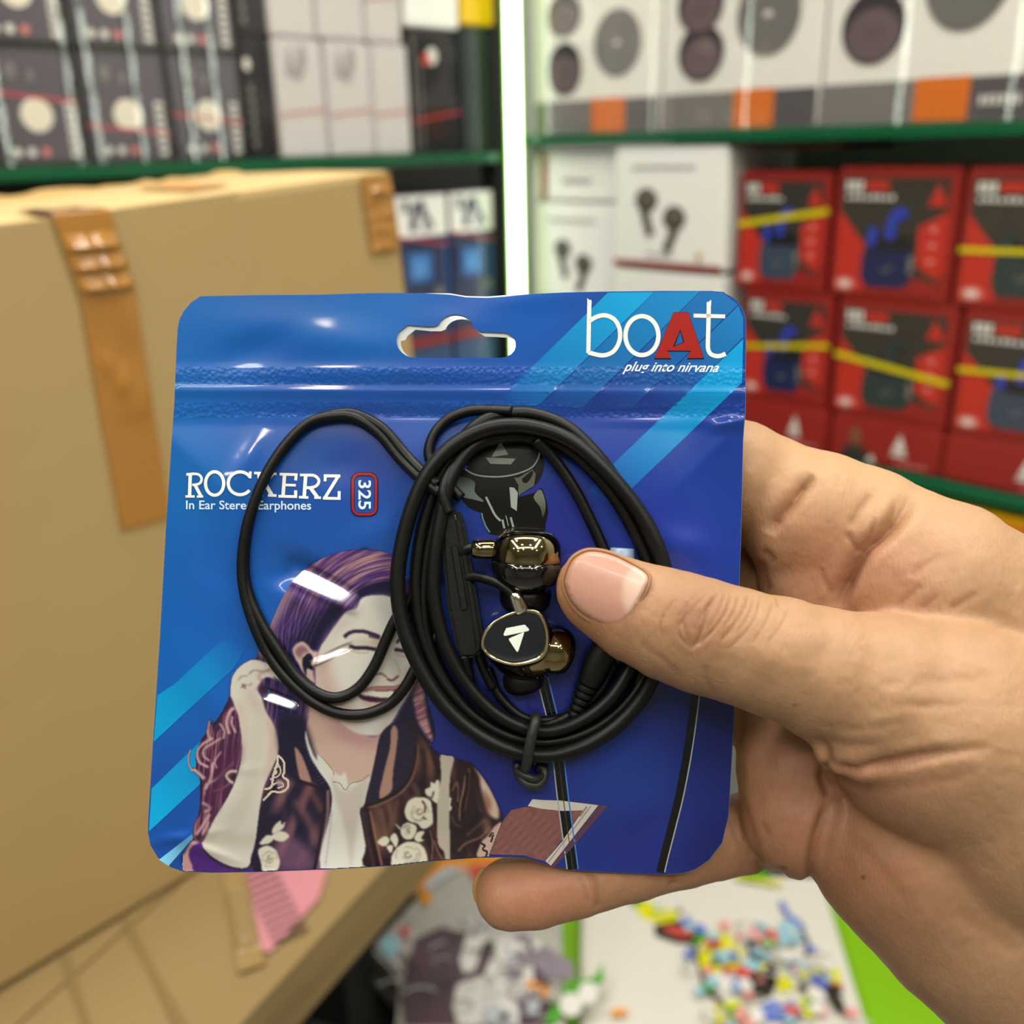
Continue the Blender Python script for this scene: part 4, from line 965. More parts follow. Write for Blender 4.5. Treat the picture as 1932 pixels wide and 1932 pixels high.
# ---- printed book
cB = crop(900, 1250, 3.715)
BK = lambda u, v: lin((118, 78, 76)) * (1 + .16 * np.sin((u - v) * 1.1))[:, None]
sheet('printed_book', cB([(88, 1345), (180, 1112), (240, 1035), (330, 1012), (740, 1036), (620, 1210), (478, 1392), (400, 1375), (330, 1352)]), m_print, BK, .06)
sheet('printed_pages', cB([(355, 1006), (388, 958), (450, 963), (590, 968), (850, 1000), (690, 1205), (520, 1425), (478, 1392), (600, 1250), (742, 1036), (600, 1040), (460, 1026)]), m_print, (186, 180, 172), .08)
sheet('printed_cover_edge', cB([(850, 1000), (918, 1004), (700, 1260), (545, 1432), (518, 1424), (690, 1205)]), m_print, (82, 54, 78), .10)
sheet_strokes('printed_page_line', [(cB([(800, 1004), (690, 1150), (500, 1400)]), 1.6), (cB([(770, 1010), (720, 1080)]), 3)], (130, 116, 118), .11)

# ---- printed portrait: a fine sheet whose ink colours are laid down shape by shape
PX0, PX1, PY0, PY1, PS = 345, 965, 1036, 1650, 1.25
gu, gv = np.meshgrid(np.arange(PX0, PX1, PS), np.arange(PY0, PY1, PS)); SHP = gu.shape
ink = np.zeros(SHP + (3,)); alpha = np.zeros(SHP)
nrng = np.random.RandomState(5)
def vnoise(x, y, seed=0):
    """smooth value noise"""
    t = np.random.RandomState(seed).rand(256, 256); xi = np.floor(x).astype(int); yi = np.floor(y).astype(int); fx = x - xi; fy = y - yi
    fx = fx * fx * (3 - 2 * fx); fy = fy * fy * (3 - 2 * fy); g = lambda a, b: t[a % 256, b % 256]
    return (g(xi, yi) * (1 - fx) + g(xi + 1, yi) * fx) * (1 - fy) + (g(xi, yi + 1) * (1 - fx) + g(xi + 1, yi + 1) * fx) * fy
def blur(a, r):
    if r < 1: return a
    k = np.ones(2 * r + 1) / (2 * r + 1)
    for _ in range(2):
        for ax in (0, 1):
            p = np.pad(a, [(r, r) if i == ax else (0, 0) for i in range(2)], mode='edge'); c = np.cumsum(np.insert(p, 0, 0, axis=ax), axis=ax)
            a = (np.take(c, range(2 * r + 1, c.shape[ax]), axis=ax) - np.take(c, range(0, c.shape[ax] - 2 * r - 1), axis=ax)) / (2 * r + 1)
    return a
def paint(P, col, soft=0, op=1.0, sm=4, solid=True):
    """fill a sheet polygon with ink; col is a colour or an (h, w, 3) field; soft blurs its edge"""
    P = smooth_poly(P, sm) if sm > 1 else P; A = np.array(P); pad = soft * 3 + 4
    j0 = max(0, int((A[:, 0].min() - PX0) / PS - pad)); j1 = min(SHP[1], int((A[:, 0].max() - PX0) / PS + pad) + 1)
    i0 = max(0, int((A[:, 1].min() - PY0) / PS - pad)); i1 = min(SHP[0], int((A[:, 1].max() - PY0) / PS + pad) + 1)
    if j1 <= j0 or i1 <= i0: return
    sl = (slice(i0, i1), slice(j0, j1)); m = in_poly(gu[sl], gv[sl], P).astype(float)
    m = blur(m, max(1, soft) if soft else 0) * op
    c = np.asarray(col, float); c = c[sl] if c.ndim == 3 else c
    ink[sl] = ink[sl] * (1 - m[..., None]) + c * m[..., None]
    if solid: alpha[sl] = np.maximum(alpha[sl], m)
def line(P, w, col, soft=0, op=1.0, solid=False, sm=4, taper=False):
    P = smooth_poly(P, sm, False) if sm > 1 else P
    paint(ribbon(P, w), col, soft, op, 1, solid)
c3 = crop(260, 1020, 5.084); c4 = crop(480, 1020, 5.084); c5 = crop(260, 1300, 5.084); c6 = crop(600, 1300, 5.084)
# hair: strands run along arcs round the crown, then down
rc = np.hypot(gu - 745, (gv - 1225) * .95); an = np.arctan2(gv - 1225, gu - 745)
st = vnoise(rc * .30, an * 3 + rc * .01, 1) * .55 + vnoise(rc * .75, an * 5, 2) * .45
sv = vnoise(gu * .22 + gv * .03, gv * .018, 3) * .6 + vnoise(gu * .6 + gv * .05, gv * .03, 4) * .4
def mix(a, b, t): return np.asarray(a, float) * (1 - t[..., None]) + np.asarray(b, float) * t[..., None]
top = np.clip((1.35 - (gv - 1036) / 105), 0, 1)
hair_up = mix((74, 40, 108), (168, 128, 128), np.clip((st - .32) * 2.4, 0, 1)); hair_dn = mix((34, 22, 84), (112, 72, 118), np.clip((st - .42) * 2.6, 0, 1))
HAIR = hair_up * top[..., None] + hair_dn * (1 - top[..., None])
LOW = mix((30, 20, 70), (104, 66, 104), np.clip((sv - .45) * 2.4, 0, 1))
paint(c4([(40, 1140), (60, 1060), (110, 920), (180, 740), (280, 520), (400, 350), (560, 222), (750, 130), (950, 92), (1150, 92), (1300, 130), (1400, 220), (1480, 420), (1530, 700), (1560, 1000), (1570, 1200), (1600, 1330), (1640, 1500), (1670, 1700), (1700, 1932), (1600, 1932), (1300, 1932), (600, 1932), (250, 1932), (120, 1720), (0, 1470), (0, 1250)]), HAIR)
paint(c4([(20, 1150), (100, 960), (300, 1000), (420, 1130), (560, 1300), (640, 1500), (620, 1932), (240, 1932), (100, 1700), (20, 1440)]), LOW, 4)
line(c4([(130, 860), (200, 700), (330, 470)]), 26, (176, 140, 150), 5, .75); line(c4([(60, 1120), (110, 960), (170, 860)]), 30, (170, 132, 140), 4, .7)
paint(c4([(420, 900), (520, 780), (700, 640), (830, 590), (860, 690), (740, 830), (640, 1010), (560, 1060), (430, 980), (300, 1010)]), (14, 10, 46), 6)
paint(c4([(990, 470), (1080, 420), (1200, 390), (1330, 380), (1330, 560), (1180, 530), (1040, 540), (980, 600)]), (18, 12, 52), 3)
for k in range(7): line(c4([(560 + 30 * k, 420 + 22 * k), (420 + 30 * k, 620 + 30 * k), (270 + 40 * k, 860 + 26 * k)]), 3, (140, 96, 130), 1, .35)
paint(c4([(1480, 1500), (1580, 1330), (1640, 1500), (1720, 1932), (1300, 1932), (1340, 1750)]), (16, 13, 46), 2)
paint(c4([(1520, 1480), (1580, 1330), (1620, 1420), (1660, 1700), (1720, 1932), (1640, 1860), (1560, 1720), (1535, 1600)]), mix((120, 70, 92), (190, 146, 140), np.clip((st - .3) * 2, 0, 1)), 2)
paint(c5([(600, 500), (700, 380), (830, 180), (880, 60), (900, -60), (1000, -80), (1300, 0), (1400, 300), (1300, 900), (1000, 900), (985, 650), (760, 1240), (640, 1480), (540, 1440), (540, 1290), (590, 1180), (600, 900), (575, 740)]), (60, 28, 66), 2, 1, 3)
paint(c5([(1150, 60), (1320, 20), (1560, 60), (1660, 300), (1640, 500), (1400, 620), (1340, 420), (1240, 240)]), LOW, 3)
# neck and chest
SK = (206, 200, 190); SKP = (186, 152, 142)
ht = (.5 + .5 * np.sin((gu + gv * .9) * 2.2)) * .5                      # print screen
paint(c5([(1640, 290), (1740, 200), (1860, 300), (2000, 330), (2250, 480), (2480, 440), (2470, 560), (2440, 760), (2400, 900), (2230, 960), (2010, 990), (1850, 800), (1720, 680), (1640, 540), (1610, 400)]), mix((190, 158, 144), (206, 182, 166), ht), 1)
paint(c4([(520, 1600), (640, 1520), (900, 1800), (1120, 1880), (1210, 1860), (1190, 1932), (700, 1932), (540, 1932)]), mix((186, 152, 140), (200, 170, 156), ht), 2)
paint(c6([(150, 300), (400, 420), (600, 460), (590, 560), (400, 560), (150, 430)]), (170, 120, 128), 8, .6)
# face
paint(c4([(640, 1010), (600, 1120), (585, 1300), (600, 1440), (650, 1560), (780, 1700), (950, 1830), (1110, 1872), (1230, 1845), (1330, 1720), (1400, 1600), (1500, 1440), (1565, 1290), (1530, 1200), (1490, 1080), (1450, 900), (1400, 700), (1340, 560), (1200, 522), (1040, 545), (975, 650), (880, 680), (800, 780), (720, 890), (660, 980)]), SK, 1)
paint(c4([(600, 1150), (700, 1100), (760, 1300), (820, 1480), (960, 1640), (1000, 1800), (820, 1720), (660, 1570), (595, 1420)]), mix((184, 150, 138), (200, 174, 160), ht), 9, .8)
paint(c4([(1130, 540), (1340, 560), (1400, 760), (1420, 900), (1330, 860), (1230, 760), (1150, 640)]), (176, 178, 168), 8, .6)
paint(c4([(650, 1000), (740, 850), (840, 760), (880, 800), (760, 960), (690, 1080)]), (196, 178, 170), 6, .6)
paint(c4([(1280, 1100), (1340, 1000), (1400, 1120), (1410, 1260), (1330, 1320), (1290, 1250)]), (176, 174, 164), 5, .8)
paint(c4([(1400, 1300), (1540, 1200), (1560, 1300), (1430, 1520), (1300, 1750), (1210, 1850), (1150, 1860), (1300, 1640)]), (170, 150, 138), 6, .7)
paint(c4([(880, 1000), (1050, 940), (1180, 990), (1160, 1030), (1000, 1010)]), (184, 172, 150), 5, .8)
paint(c4([(1120, 930), (1200, 930), (1230, 1020), (1160, 1010)]), (160, 136, 104), 5, .7)
line(c4([(862, 925), (905, 888), (970, 868), (1050, 872), (1130, 895), (1200, 925)]), 6.4, (46, 26, 52), 1)
line(c4([(1100, 905), (1205, 930)]), 8, (50, 32, 56), 1, .8)
line(c4([(1365, 985), (1395, 945), (1440, 930)]), 5, (46, 26, 52), 1)
line(c4([(912, 1012), (980, 1030), (1080, 1030), (1170, 1045)]), 6.5, (32, 16, 40), 1)
line(c4([(920, 1050), (1000, 1075), (1100, 1075)]), 3, (176, 150, 120), 1, .8)
line(c4([(1345, 1045), (1400, 1052), (1480, 1070)]), 6, (32, 16, 40), 1); line(c4([(1350, 1085), (1410, 1105), (1480, 1100)]), 4, (166, 140, 110), 2, .8)
line(c4([(1150, 1290), (1215, 1275), (1270, 1312)]), 3, (110, 78, 66), 1); line(c4([(1270, 1325), (1325, 1340), (1385, 1292)]), 4, (96, 62, 56), 1)
line(c4([(1340, 1130), (1385, 1220), (1400, 1280)]), 3, (160, 140, 128), 1, .7)
# mouth
paint(c4([(985, 1465), (1050, 1422), (1200, 1400), (1320, 1402), (1395, 1388), (1380, 1440), (1305, 1545), (1160, 1556), (1040, 1530)]), (50, 16, 46), 1)
paint(c4([(1020, 1440), (1080, 1412), (1200, 1398), (1320, 1400), (1395, 1386), (1370, 1424), (1250, 1436), (1100, 1436)]), (178, 116, 112), 1)
paint(c4([(1010, 1462), (1100, 1440), (1250, 1446), (1335, 1438), (1312, 1500), (1220, 1508), (1110, 1492), (1050, 1485)]), (222, 218, 196), 1)
paint(c4([(1010, 1530), (1080, 1548), (1170, 1556), (1280, 1545), (1250, 1585), (1150, 1592), (1060, 1570)]), (198, 176, 148), 2)
line(c4([(930, 1400), (985, 1370), (1040, 1360)]), 2.5, (176, 150, 136), 2, .7)
line(c4([(1040, 1560), (1130, 1590), (1230, 1590)]), 3, (180, 152, 140), 2, .7)
# ear with earphone
paint(c4([(365, 1065), (390, 1005), (450, 968), (505, 995), (560, 1060), (610, 1070), (590, 1180), (560, 1260), (580, 1360), (520, 1330), (470, 1270), (425, 1190)]), (190, 166, 154), 1)
paint(c4([(390, 1070), (430, 1010), (490, 1020), (520, 1070), (470, 1080), (440, 1130)]), (120, 74, 86), 2, .8)
paint(c4([(458, 1150), (480, 1110), (530, 1080), (562, 1130), (540, 1180), (575, 1235), (545, 1240), (505, 1225), (495, 1295), (472, 1240)]), (12, 8, 36), 1)
# raised hand and forearm
paint(c3([(905, 1300), (960, 1220), (1040, 1160), (1110, 1138), (1200, 1160), (1300, 1195), (1390, 1260), (1450, 1330), (1390, 1358), (1310, 1325), (1230, 1312), (1185, 1350), (1150, 1430), (1185, 1500), (1230, 1640), (1300, 1760), (1345, 1900), (1350, 2040), (1270, 2220), (1220, 2340), (1190, 2500), (1160, 2720), (1140, 2840), (1130, 2940), (1100, 3060), (1040, 3140), (900, 3130), (750, 3060), (640, 2970), (605, 2900), (640, 2810), (740, 2650), (880, 2420), (960, 2220), (990, 2070), (995, 1900), (960, 1720), (920, 1560), (885, 1480), (890, 1380)]), (204, 198, 186), 1)
paint(c3([(940, 1560), (1010, 1540), (1040, 1700), (1050, 1900), (1040, 2100), (990, 2200), (995, 1950), (965, 1720)]), (190, 168, 150), 6, .7)
paint(c3([(1230, 1690), (1300, 1760), (1345, 1900), (1350, 2040), (1270, 2220), (1210, 2340), (1240, 2100), (1265, 1900)]), (184, 156, 140), 5, .7)
paint(c3([(900, 2800), (1000, 2850), (1130, 2800), (1120, 2900), (960, 2920), (800, 2870), (640, 2900), (650, 2830)]), (176, 164, 148), 8, .7)
paint(c3([(1090, 1720), (1180, 1760), (1200, 2000), (1160, 2300), (1060, 2600), (900, 2760), (820, 2740), (980, 2420), (1070, 2100)]), (186, 178, 164), 10, .8)
paint(c3([(1030, 1420), (1110, 1440), (1180, 1560), (1230, 1700), (1150, 1680), (1060, 1560)]), (184, 168, 156), 7, .7)
line(c3([(1185, 1345), (1160, 1300), (1200, 1260), (1290, 1250), (1380, 1290)]), 5, (168, 134, 124), 2, .8)
line(c3([(960, 1340), (1000, 1300), (1060, 1300)]), 3, (150, 118, 108), 1, .7)
line(c3([(1065, 1280), (1120, 1240), (1180, 1255), (1240, 1250), (1290, 1210)]), 3.2, (150, 116, 104), 1, .8)
line(c3([(1040, 1380), (990, 1410)]), 3, (110, 70, 90), 1, .8); line(c3([(1000, 1370), (1035, 1420)]), 3, (110, 70, 90), 1, .8); line(c3([(1060, 1390), (1100, 1370)]), 2.5, (120, 80, 90), 1, .7)
line(c3([(1300, 1310), (1380, 1352), (1450, 1345)]), 3, (60, 30, 70), 1, .8)
line(c3([(1130, 1430), (1190, 1360), (1185, 1330)]), 3, (130, 90, 100), 1, .7)
# curls and sleeve at the left
CURL = mix((66, 26, 62), (140, 92, 104), np.clip((sv - .4) * 2.6, 0, 1))
paint(c5([(560, 720), (565, 580), (640, 500), (680, 300), (700, 300), (735, 420), (790, 380), (800, 350), (830, 240), (900, 170), (960, 250), (990, 500), (985, 650), (950, 800), (880, 990), (740, 1230), (620, 1470), (545, 1440), (528, 1380), (545, 1280), (615, 1180), (612, 1060), (632, 900), (600, 840)]), CURL, 1)
for P, w in (([(530, 800), (490, 720), (485, 650), (510, 570)], 5), ([(640, 860), (560, 790), (530, 760)], 7), ([(680, 750), (590, 700), (570, 600), (620, 530), (720, 470)], 5), ([(690, 690), (630, 640), (640, 570), (720, 520), (800, 470)], 4),
             ([(700, 480), (670, 420), (685, 300)], 4), ([(820, 480), (830, 400), (785, 330)], 4), ([(880, 430), (850, 330), (880, 220), (930, 180)], 6), ([(940, 420), (900, 330), (910, 260)], 4), ([(650, 960), (700, 850), (720, 700)], 5), ([(760, 760), (740, 690), (800, 600)], 3)):
    line(c5(P), w, (196, 160, 156), 1, .95, True)
for P, w in (([(690, 900), (760, 860), (860, 760), (920, 700)], 5), ([(640, 1180), (700, 1140), (620, 1090)], 5), ([(560, 1400), (640, 1280), (690, 1200)], 5), ([(620, 1400), (680, 1270)], 4), ([(660, 900), (640, 960), (640, 1020)], 3), ([(720, 980), (820, 950), (880, 900)], 3)):
    line(c5(P), w, (190, 160, 150), 1, .85)
paint(c5([(700, 980), (800, 700), (900, 560), (980, 520), (985, 660), (930, 800), (820, 1000), (740, 1180), (680, 1100)]), (70, 28, 66), 5, .75)
line(c5([(955, 790), (890, 790), (850, 830), (880, 880), (920, 905)]), 5, (204, 190, 168), 1); line(c5([(935, 830), (905, 850), (925, 865)]), 3, (40, 16, 40), 1)
paint(c5([(320, 1755), (400, 1650), (500, 1470), (545, 1450), (600, 1500), (640, 1760), (330, 1770)]), (196, 148, 150), 2)
paint(c5([(300, 1760), (350, 1650), (420, 1580), (380, 1700), (350, 1765)]), (96, 40, 130), 2)
paint(c5([(488, 1590), (520, 1510), (608, 1478), (640, 1560), (750, 1660), (900, 1722), (1040, 1735), (1110, 1690), (1190, 1700), (1190, 1760), (600, 1765), (520, 1680)]), mix((84, 36, 132), (60, 22, 104), (.5 + .5 * np.sin(gu * .9 + gv * 1.4))), 1)
# jacket, left half
JL = mix((22, 14, 44), (112, 74, 80), np.clip((vnoise(gu * .045 + gv * .02, gv * .012, 8) - .5) * 2.6, 0, 1))
paint(c5([(1225, 930), (1300, 760), (1350, 620), (1370, 420), (1480, 380), (1600, 640), (1700, 820), (1850, 960), (1862, 1200), (1800, 1500), (1765, 1740), (1120, 1760), (1140, 1420), (1180, 1090)]), JL, 1)
paint(c5([(1350, 300), (1560, 260), (1640, 420), (1720, 680), (1860, 960), (1700, 900), (1480, 880), (1400, 780), (1360, 600)]), (18, 14, 44), 4)
line(c5([(1460, 1010), (1540, 1200), (1600, 1400), (1640, 1560)]), 16, (16, 12, 48), 4); line(c5([(1500, 1060), (1600, 1200), (1680, 1360), (1700, 1500)]), 14, (120, 80, 78), 5, .8)
line(c5([(1640, 960), (1720, 1080), (1770, 1180)]), 12, (104, 66, 56), 4, .8); line(c5([(1540, 1560), (1450, 1350), (1400, 1150)]), 8, (110, 70, 100), 4, .5)
paint(c5([(1300, 1480), (1500, 1420), (1700, 1600), (1680, 1750), (1360, 1750)]), (118, 78, 104), 8, .75)
paint(c5([(1505, 560), (1545, 590), (1600, 700), (1665, 890), (1600, 890), (1555, 860), (1520, 700)]), mix((150, 112, 100), (182, 146, 130), ht), 1)
for k in range(12): line(c5([(1590 + 14 * k, 560 + 32 * k), (1650 + 15 * k, 540 + 30 * k)]), 1.5, (54, 44, 84), 0, .8)
line(c5([(1540, 880), (1640, 910), (1740, 945), (1850, 965)]), 5, (20, 8, 24), 1)
for dx in (0, 66): line(c5([(1795 + dx * .9, 955), (1790 + dx, 1200), (1745 + dx, 1480), (1695 + dx, 1735)]), 5, (22, 8, 28), 1)
line(c5([(1825, 970), (1820, 1200), (1775, 1480), (1728, 1735)]), 6, (128, 92, 100), 1, .9)
LC = (206, 190, 172)
line(c5([(1210, 960), (1280, 940), (1300, 830), (1340, 700), (1345, 640), (1400, 700), (1405, 790), (1390, 840), (1440, 880), (1435, 950), (1370, 990), (1290, 985), (1240, 1030), (1200, 1070)]), 4, LC, 0); line(c5([(1270, 940), (1330, 900), (1380, 900), (1395, 930), (1340, 950)]), 3, LC, 0)
line(c5([(1290, 830), (1330, 800), (1310, 760), (1350, 740), (1335, 700)]), 3, LC, 0); line(c5([(1270, 870), (1300, 850), (1340, 840), (1370, 800), (1360, 740)]), 2.5, LC, 0); paint(c5([(1330, 870), (1380, 870), (1390, 920), (1340, 930)]), (170, 140, 140), 1, .8)
LF = (208, 202, 182)
for P in ([(1290, 1390), (1300, 1320), (1370, 1258), (1378, 1300), (1412, 1275), (1390, 1345)], [(1275, 1415), (1350, 1362), (1420, 1375), (1452, 1412), (1400, 1462), (1330, 1455)], [(1165, 1490), (1195, 1440), (1240, 1402), (1312, 1418), (1260, 1482)]): paint(c5(P), LF, 1, 1, 3)
def rose(c, P, seed):
    paint(c(P), LF, 1, 1, 3); A = np.array(P); m = A.mean(0); s = np.ptp(A, axis=0) / 2; q = np.random.RandomState(seed)
    for k in range(9):
        a0 = q.uniform(0, 360); rr = q.uniform(.25, .75)
        line(c(arc(m[0], m[1], s[0] * rr, s[1] * rr, a0, a0 + q.uniform(50, 120), 6)), 2, (150, 140, 126), 1, .8)
    line(c(arc(m[0] + 6, m[1], s[0] * .16, s[1] * .16, 0, 300, 8)), 2.5, (116, 98, 92), 1, .9)
rose(c5, [(1150, 1560), (1180, 1520), (1250, 1502), (1320, 1540), (1352, 1610), (1362, 1670), (1330, 1745), (1200, 1750), (1180, 1660)], 1)
# shirt
SH = (206, 204, 194)
paint(c5([(1610, 400), (1650, 540), (1720, 680), (1860, 780), (1932, 830), (2010, 880), (2010, 1760), (1760, 1760), (1800, 1500), (1862, 1200), (1850, 960), (1740, 790), (1660, 660), (1610, 500)]), SH, 1)
paint(c6([(0, 620), (70, 700), (140, 790), (160, 880), (240, 905), (270, 970), (310, 905), (420, 890), (520, 850), (480, 980), (450, 1100), (400, 1160), (430, 1300), (510, 1720), (30, 1730), (120, 1180), (130, 960), (0, 760)]), SH, 1)
paint(c6([(130, 830), (250, 980), (480, 860), (440, 1120), (400, 1200), (360, 1450), (318, 1720), (290, 1560), (230, 1240), (170, 1080), (140, 960)]), (186, 174, 164), 3, .9)
line(c6([(140, 890), (210, 905), (262, 970), (315, 905), (410, 880), (490, 820)]), 2, (140, 120, 112), 0, .8); line(c6([(0, 620), (70, 690), (140, 780), (150, 830)]), 2, (150, 130, 120), 0, .7)
line(c6([(130, 1180), (110, 1400), (70, 1700)]), 3, (170, 140, 170), 1, .6); line(c6([(420, 1200), (460, 1500), (500, 1710)]), 3, (190, 170, 120), 1, .6)
# jacket, right half
JR = mix((34, 16, 26), (104, 70, 60), np.clip((vnoise(gu * .06 - gv * .02, gv * .014, 12) - .46) * 2.4, 0, 1))
paint(c6([(410, 1165), (455, 1100), (560, 620), (600, 450), (690, 350), (760, 345), (900, 300), (980, 440), (1100, 570), (1170, 632), (1300, 660), (1400, 690), (1480, 722), (1600, 870), (1680, 1010), (1745, 1150), (1775, 1220), (1755, 1300), (1700, 1440), (1640, 1610), (1640, 1720), (520, 1730), (460, 1500)]), JR, 1)
paint(c6([(455, 1100), (550, 700), (600, 450), (700, 340), (850, 330), (930, 480), (935, 640), (900, 800), (800, 950), (680, 1030), (560, 1080)]), mix((16, 14, 42), (40, 30, 52), .5 + .5 * np.sin(gv * 1.5 + gu * .2)), 1)
paint(c6([(585, 1045), (640, 760), (690, 560), (695, 420), (720, 350), (755, 370), (765, 450), (750, 600), (720, 800), (705, 975)]), mix((150, 112, 98), (184, 146, 128), ht), 1)
line(c6([(950, 530), (940, 680), (890, 840), (790, 970), (640, 1060), (470, 1130)]), 7, (24, 8, 14), 1); line(c6([(962, 530), (950, 690), (900, 860), (800, 990), (640, 1085), (480, 1140)]), 4, (120, 88, 72), 1, .9)
line(c6([(420, 1170), (470, 1400), (540, 1720)]), 6, (60, 30, 44), 1); line(c6([(480, 1150), (520, 1400), (590, 1720)]), 6, (24, 8, 18), 1); line(c6([(500, 1160), (550, 1420), (620, 1720)]), 5, (136, 96, 80), 1, .8)
for P, w, op in (([(600, 1150), (640, 1300), (650, 1420)], 8, .8), ([(760, 1050), (740, 1200), (720, 1330)], 8, .6), ([(680, 1080), (700, 1250), (690, 1400)], 10, .7), ([(900, 900), (960, 1000), (900, 1060)], 9, .6), ([(1010, 560), (1060, 700), (1040, 820)], 8, .5)): line(c6(P), w, (124, 88, 66), 3, op)
for P in ([(1000, 560), (1020, 760), (1000, 960)], [(1160, 700), (1140, 860), (1120, 900)], [(1050, 1350), (1090, 1500), (1080, 1650)], [(1130, 1200), (1150, 1400), (1200, 1600)]): line(c6(P), 9, (20, 6, 14), 3, .9)
for P in ([(1070, 1350), (1100, 1480), (1090, 1640)], [(1110, 1450), (1150, 1560), (1200, 1640)]): line(c6(P), 3, (140, 104, 84), 1, .8)
paint(c6([(1170, 640), (1230, 635), (1305, 655), (1275, 800), (1262, 960), (1262, 1200), (1266, 1640), (1225, 1645), (1205, 1560), (1150, 1480), (1140, 1250), (1150, 1000), (1180, 850)]), (178, 168, 150), 1)
for P, w, op in (([(1420, 830), (1400, 960), (1370, 1100), (1360, 1260)], 5, .9), ([(1290, 980), (1330, 890), (1345, 980), (1340, 1080)], 3, .8), ([(1450, 760), (1440, 960), (1400, 1180)], 3, .6), ([(1340, 1560), (1420, 1480), (1560, 1420), (1640, 1330)], 4, .8), ([(1420, 1400), (1540, 1300), (1600, 1240)], 8, .6), ([(1280, 1220), (1320, 1300), (1380, 1320)], 3, .5)): line(c6(P), w, (140, 102, 76), 1, op)
line(c6([(1435, 800), (1425, 960), (1392, 1100), (1380, 1260)]), 6, (18, 6, 12), 1); line(c6([(1300, 1400), (1450, 1340), (1600, 1180)]), 12, (16, 6, 14), 4, .9); line(c6([(1500, 760), (1560, 960), (1600, 1150)]), 10, (24, 8, 18), 4, .7)
paint(c6([(1500, 745), (1600, 870), (1680, 1010), (1735, 1150), (1725, 1250), (1640, 1200), (1610, 1090), (1560, 940), (1550, 850)]), (196, 174, 158), 2); paint(c6([(1580, 960), (1660, 1080), (1640, 1190), (1600, 1100)]), (140, 92, 64), 3, .9)
paint(c6([(1525, 1610), (1540, 1530), (1580, 1450), (1640, 1400), (1690, 1320), (1765, 1280), (1720, 1440), (1645, 1610)]), (196, 166, 150), 1); line(c6([(1560, 1480), (1600, 1500), (1580, 1540), (1620, 1560), (1610, 1610)]), 4, (40, 16, 34), 0); line(c6([(1640, 1420), (1680, 1380), (1660, 1470)]), 4, (50, 20, 40), 0)
rose(c6, [(830, 1190), (850, 1100), (900, 1050), (985, 1035), (1075, 1065), (1095, 1160), (1100, 1290), (1010, 1345), (950, 1290), (870, 1265)], 2); rose(c6, [(790, 1365), (810, 1310), (860, 1280), (940, 1310), (940, 1380), (890, 1445), (820, 1430)], 3)
rose(c6, [(700, 1640), (720, 1570), (770, 1510), (860, 1462), (970, 1480), (1030, 1550), (1045, 1690), (880, 1720), (720, 1715)], 4)
for P in ([(1030, 960), (1075, 940), (1080, 890), (1120, 905), (1135, 875), (1165, 890), (1150, 1090), (1090, 1060), (1035, 1010)], [(568, 1470), (640, 1410), (690, 1450), (640, 1512)], [(690, 1425), (735, 1378), (772, 1440), (750, 1520), (715, 1480)], [(655, 1510), (720, 1500), (700, 1575)], [(735, 1290), (790, 1330), (780, 1345)], [(920, 1430), (960, 1370), (1025, 1365), (990, 1430), (1020, 1450), (960, 1470)], [(1255, 1050), (1280, 1045), (1270, 1110), (1285, 1140), (1258, 1170)]): paint(c6(P), LF, 1, 1, 3)
for P in ([(1060, 1030), (1090, 1045), (1110, 980)], [(1000, 1070), (1030, 1130), (1020, 1190)], [(1000, 1230), (1040, 1250)]): line(c6(P), 3, (60, 30, 40), 1, .9)
ink[alpha < .5] = (58, 32, 70); alpha = np.maximum(alpha, blur(alpha, 3) > .42)
# keep inside the pouch, cut where the ink ends, lay the sheet
keep = in_poly(gu, gv, [(u, v - .6) for u, v in OUT]) & (alpha > .5) & ~in_poly(gu, gv, cB([(95, 1420), (88, 1345), (180, 1112), (240, 1035), (700, 1000), (900, 1420)]))
idx = -np.ones(SHP, int); q = keep[:-1, :-1] & keep[1:, :-1] & keep[:-1, 1:] & keep[1:, 1:]
use = np.zeros(SHP, bool); use[:-1, :-1] |= q; use[1:, :-1] |= q; use[:-1, 1:] |= q; use[1:, 1:] |= q
idx[use] = np.arange(use.sum()); ii, jj = np.nonzero(q)
Fq = np.stack([idx[ii, jj], idx[ii + 1, jj], idx[ii + 1, jj + 1], idx[ii, jj + 1]], 1)
u_, v_ = gu[use], gv[use]
po = npmesh('printed_portrait', unproject_n(u_, v_, relief(u_, v_) + .15), Fq, pouch, m_gloss, True, lin(ink[use]) * np.array([.80, .82, .86]))
po['label'] = 'printed picture of a laughing person with long hair and a floral jacket'
# the panel itself lies just behind the printed portrait
fm = front.data; fco = np.zeros(len(fm.vertices) * 3, np.float32); fm.vertices.foreach_get('co', fco); fco = fco.reshape(-1, 3)
fk = 1e-4 * (1 - fco[:, 2] * 1000 / 185); fu = 966 + fco[:, 0] / fk; fv = 966 - fco[:, 1] / fk
kb = blur(use.astype(float), 5); fj = np.clip(((fu - PX0) / PS).astype(int), 0, SHP[1] - 1); fi = np.clip(((fv - PY0) / PS).astype(int), 0, SHP[0] - 1)
fco[:, 2] -= .0010 * ((kb[fi, fj] > .93) & (fu > PX0) & (fv > PY0)); fm.vertices.foreach_set('co', fco.ravel()); fm.update()
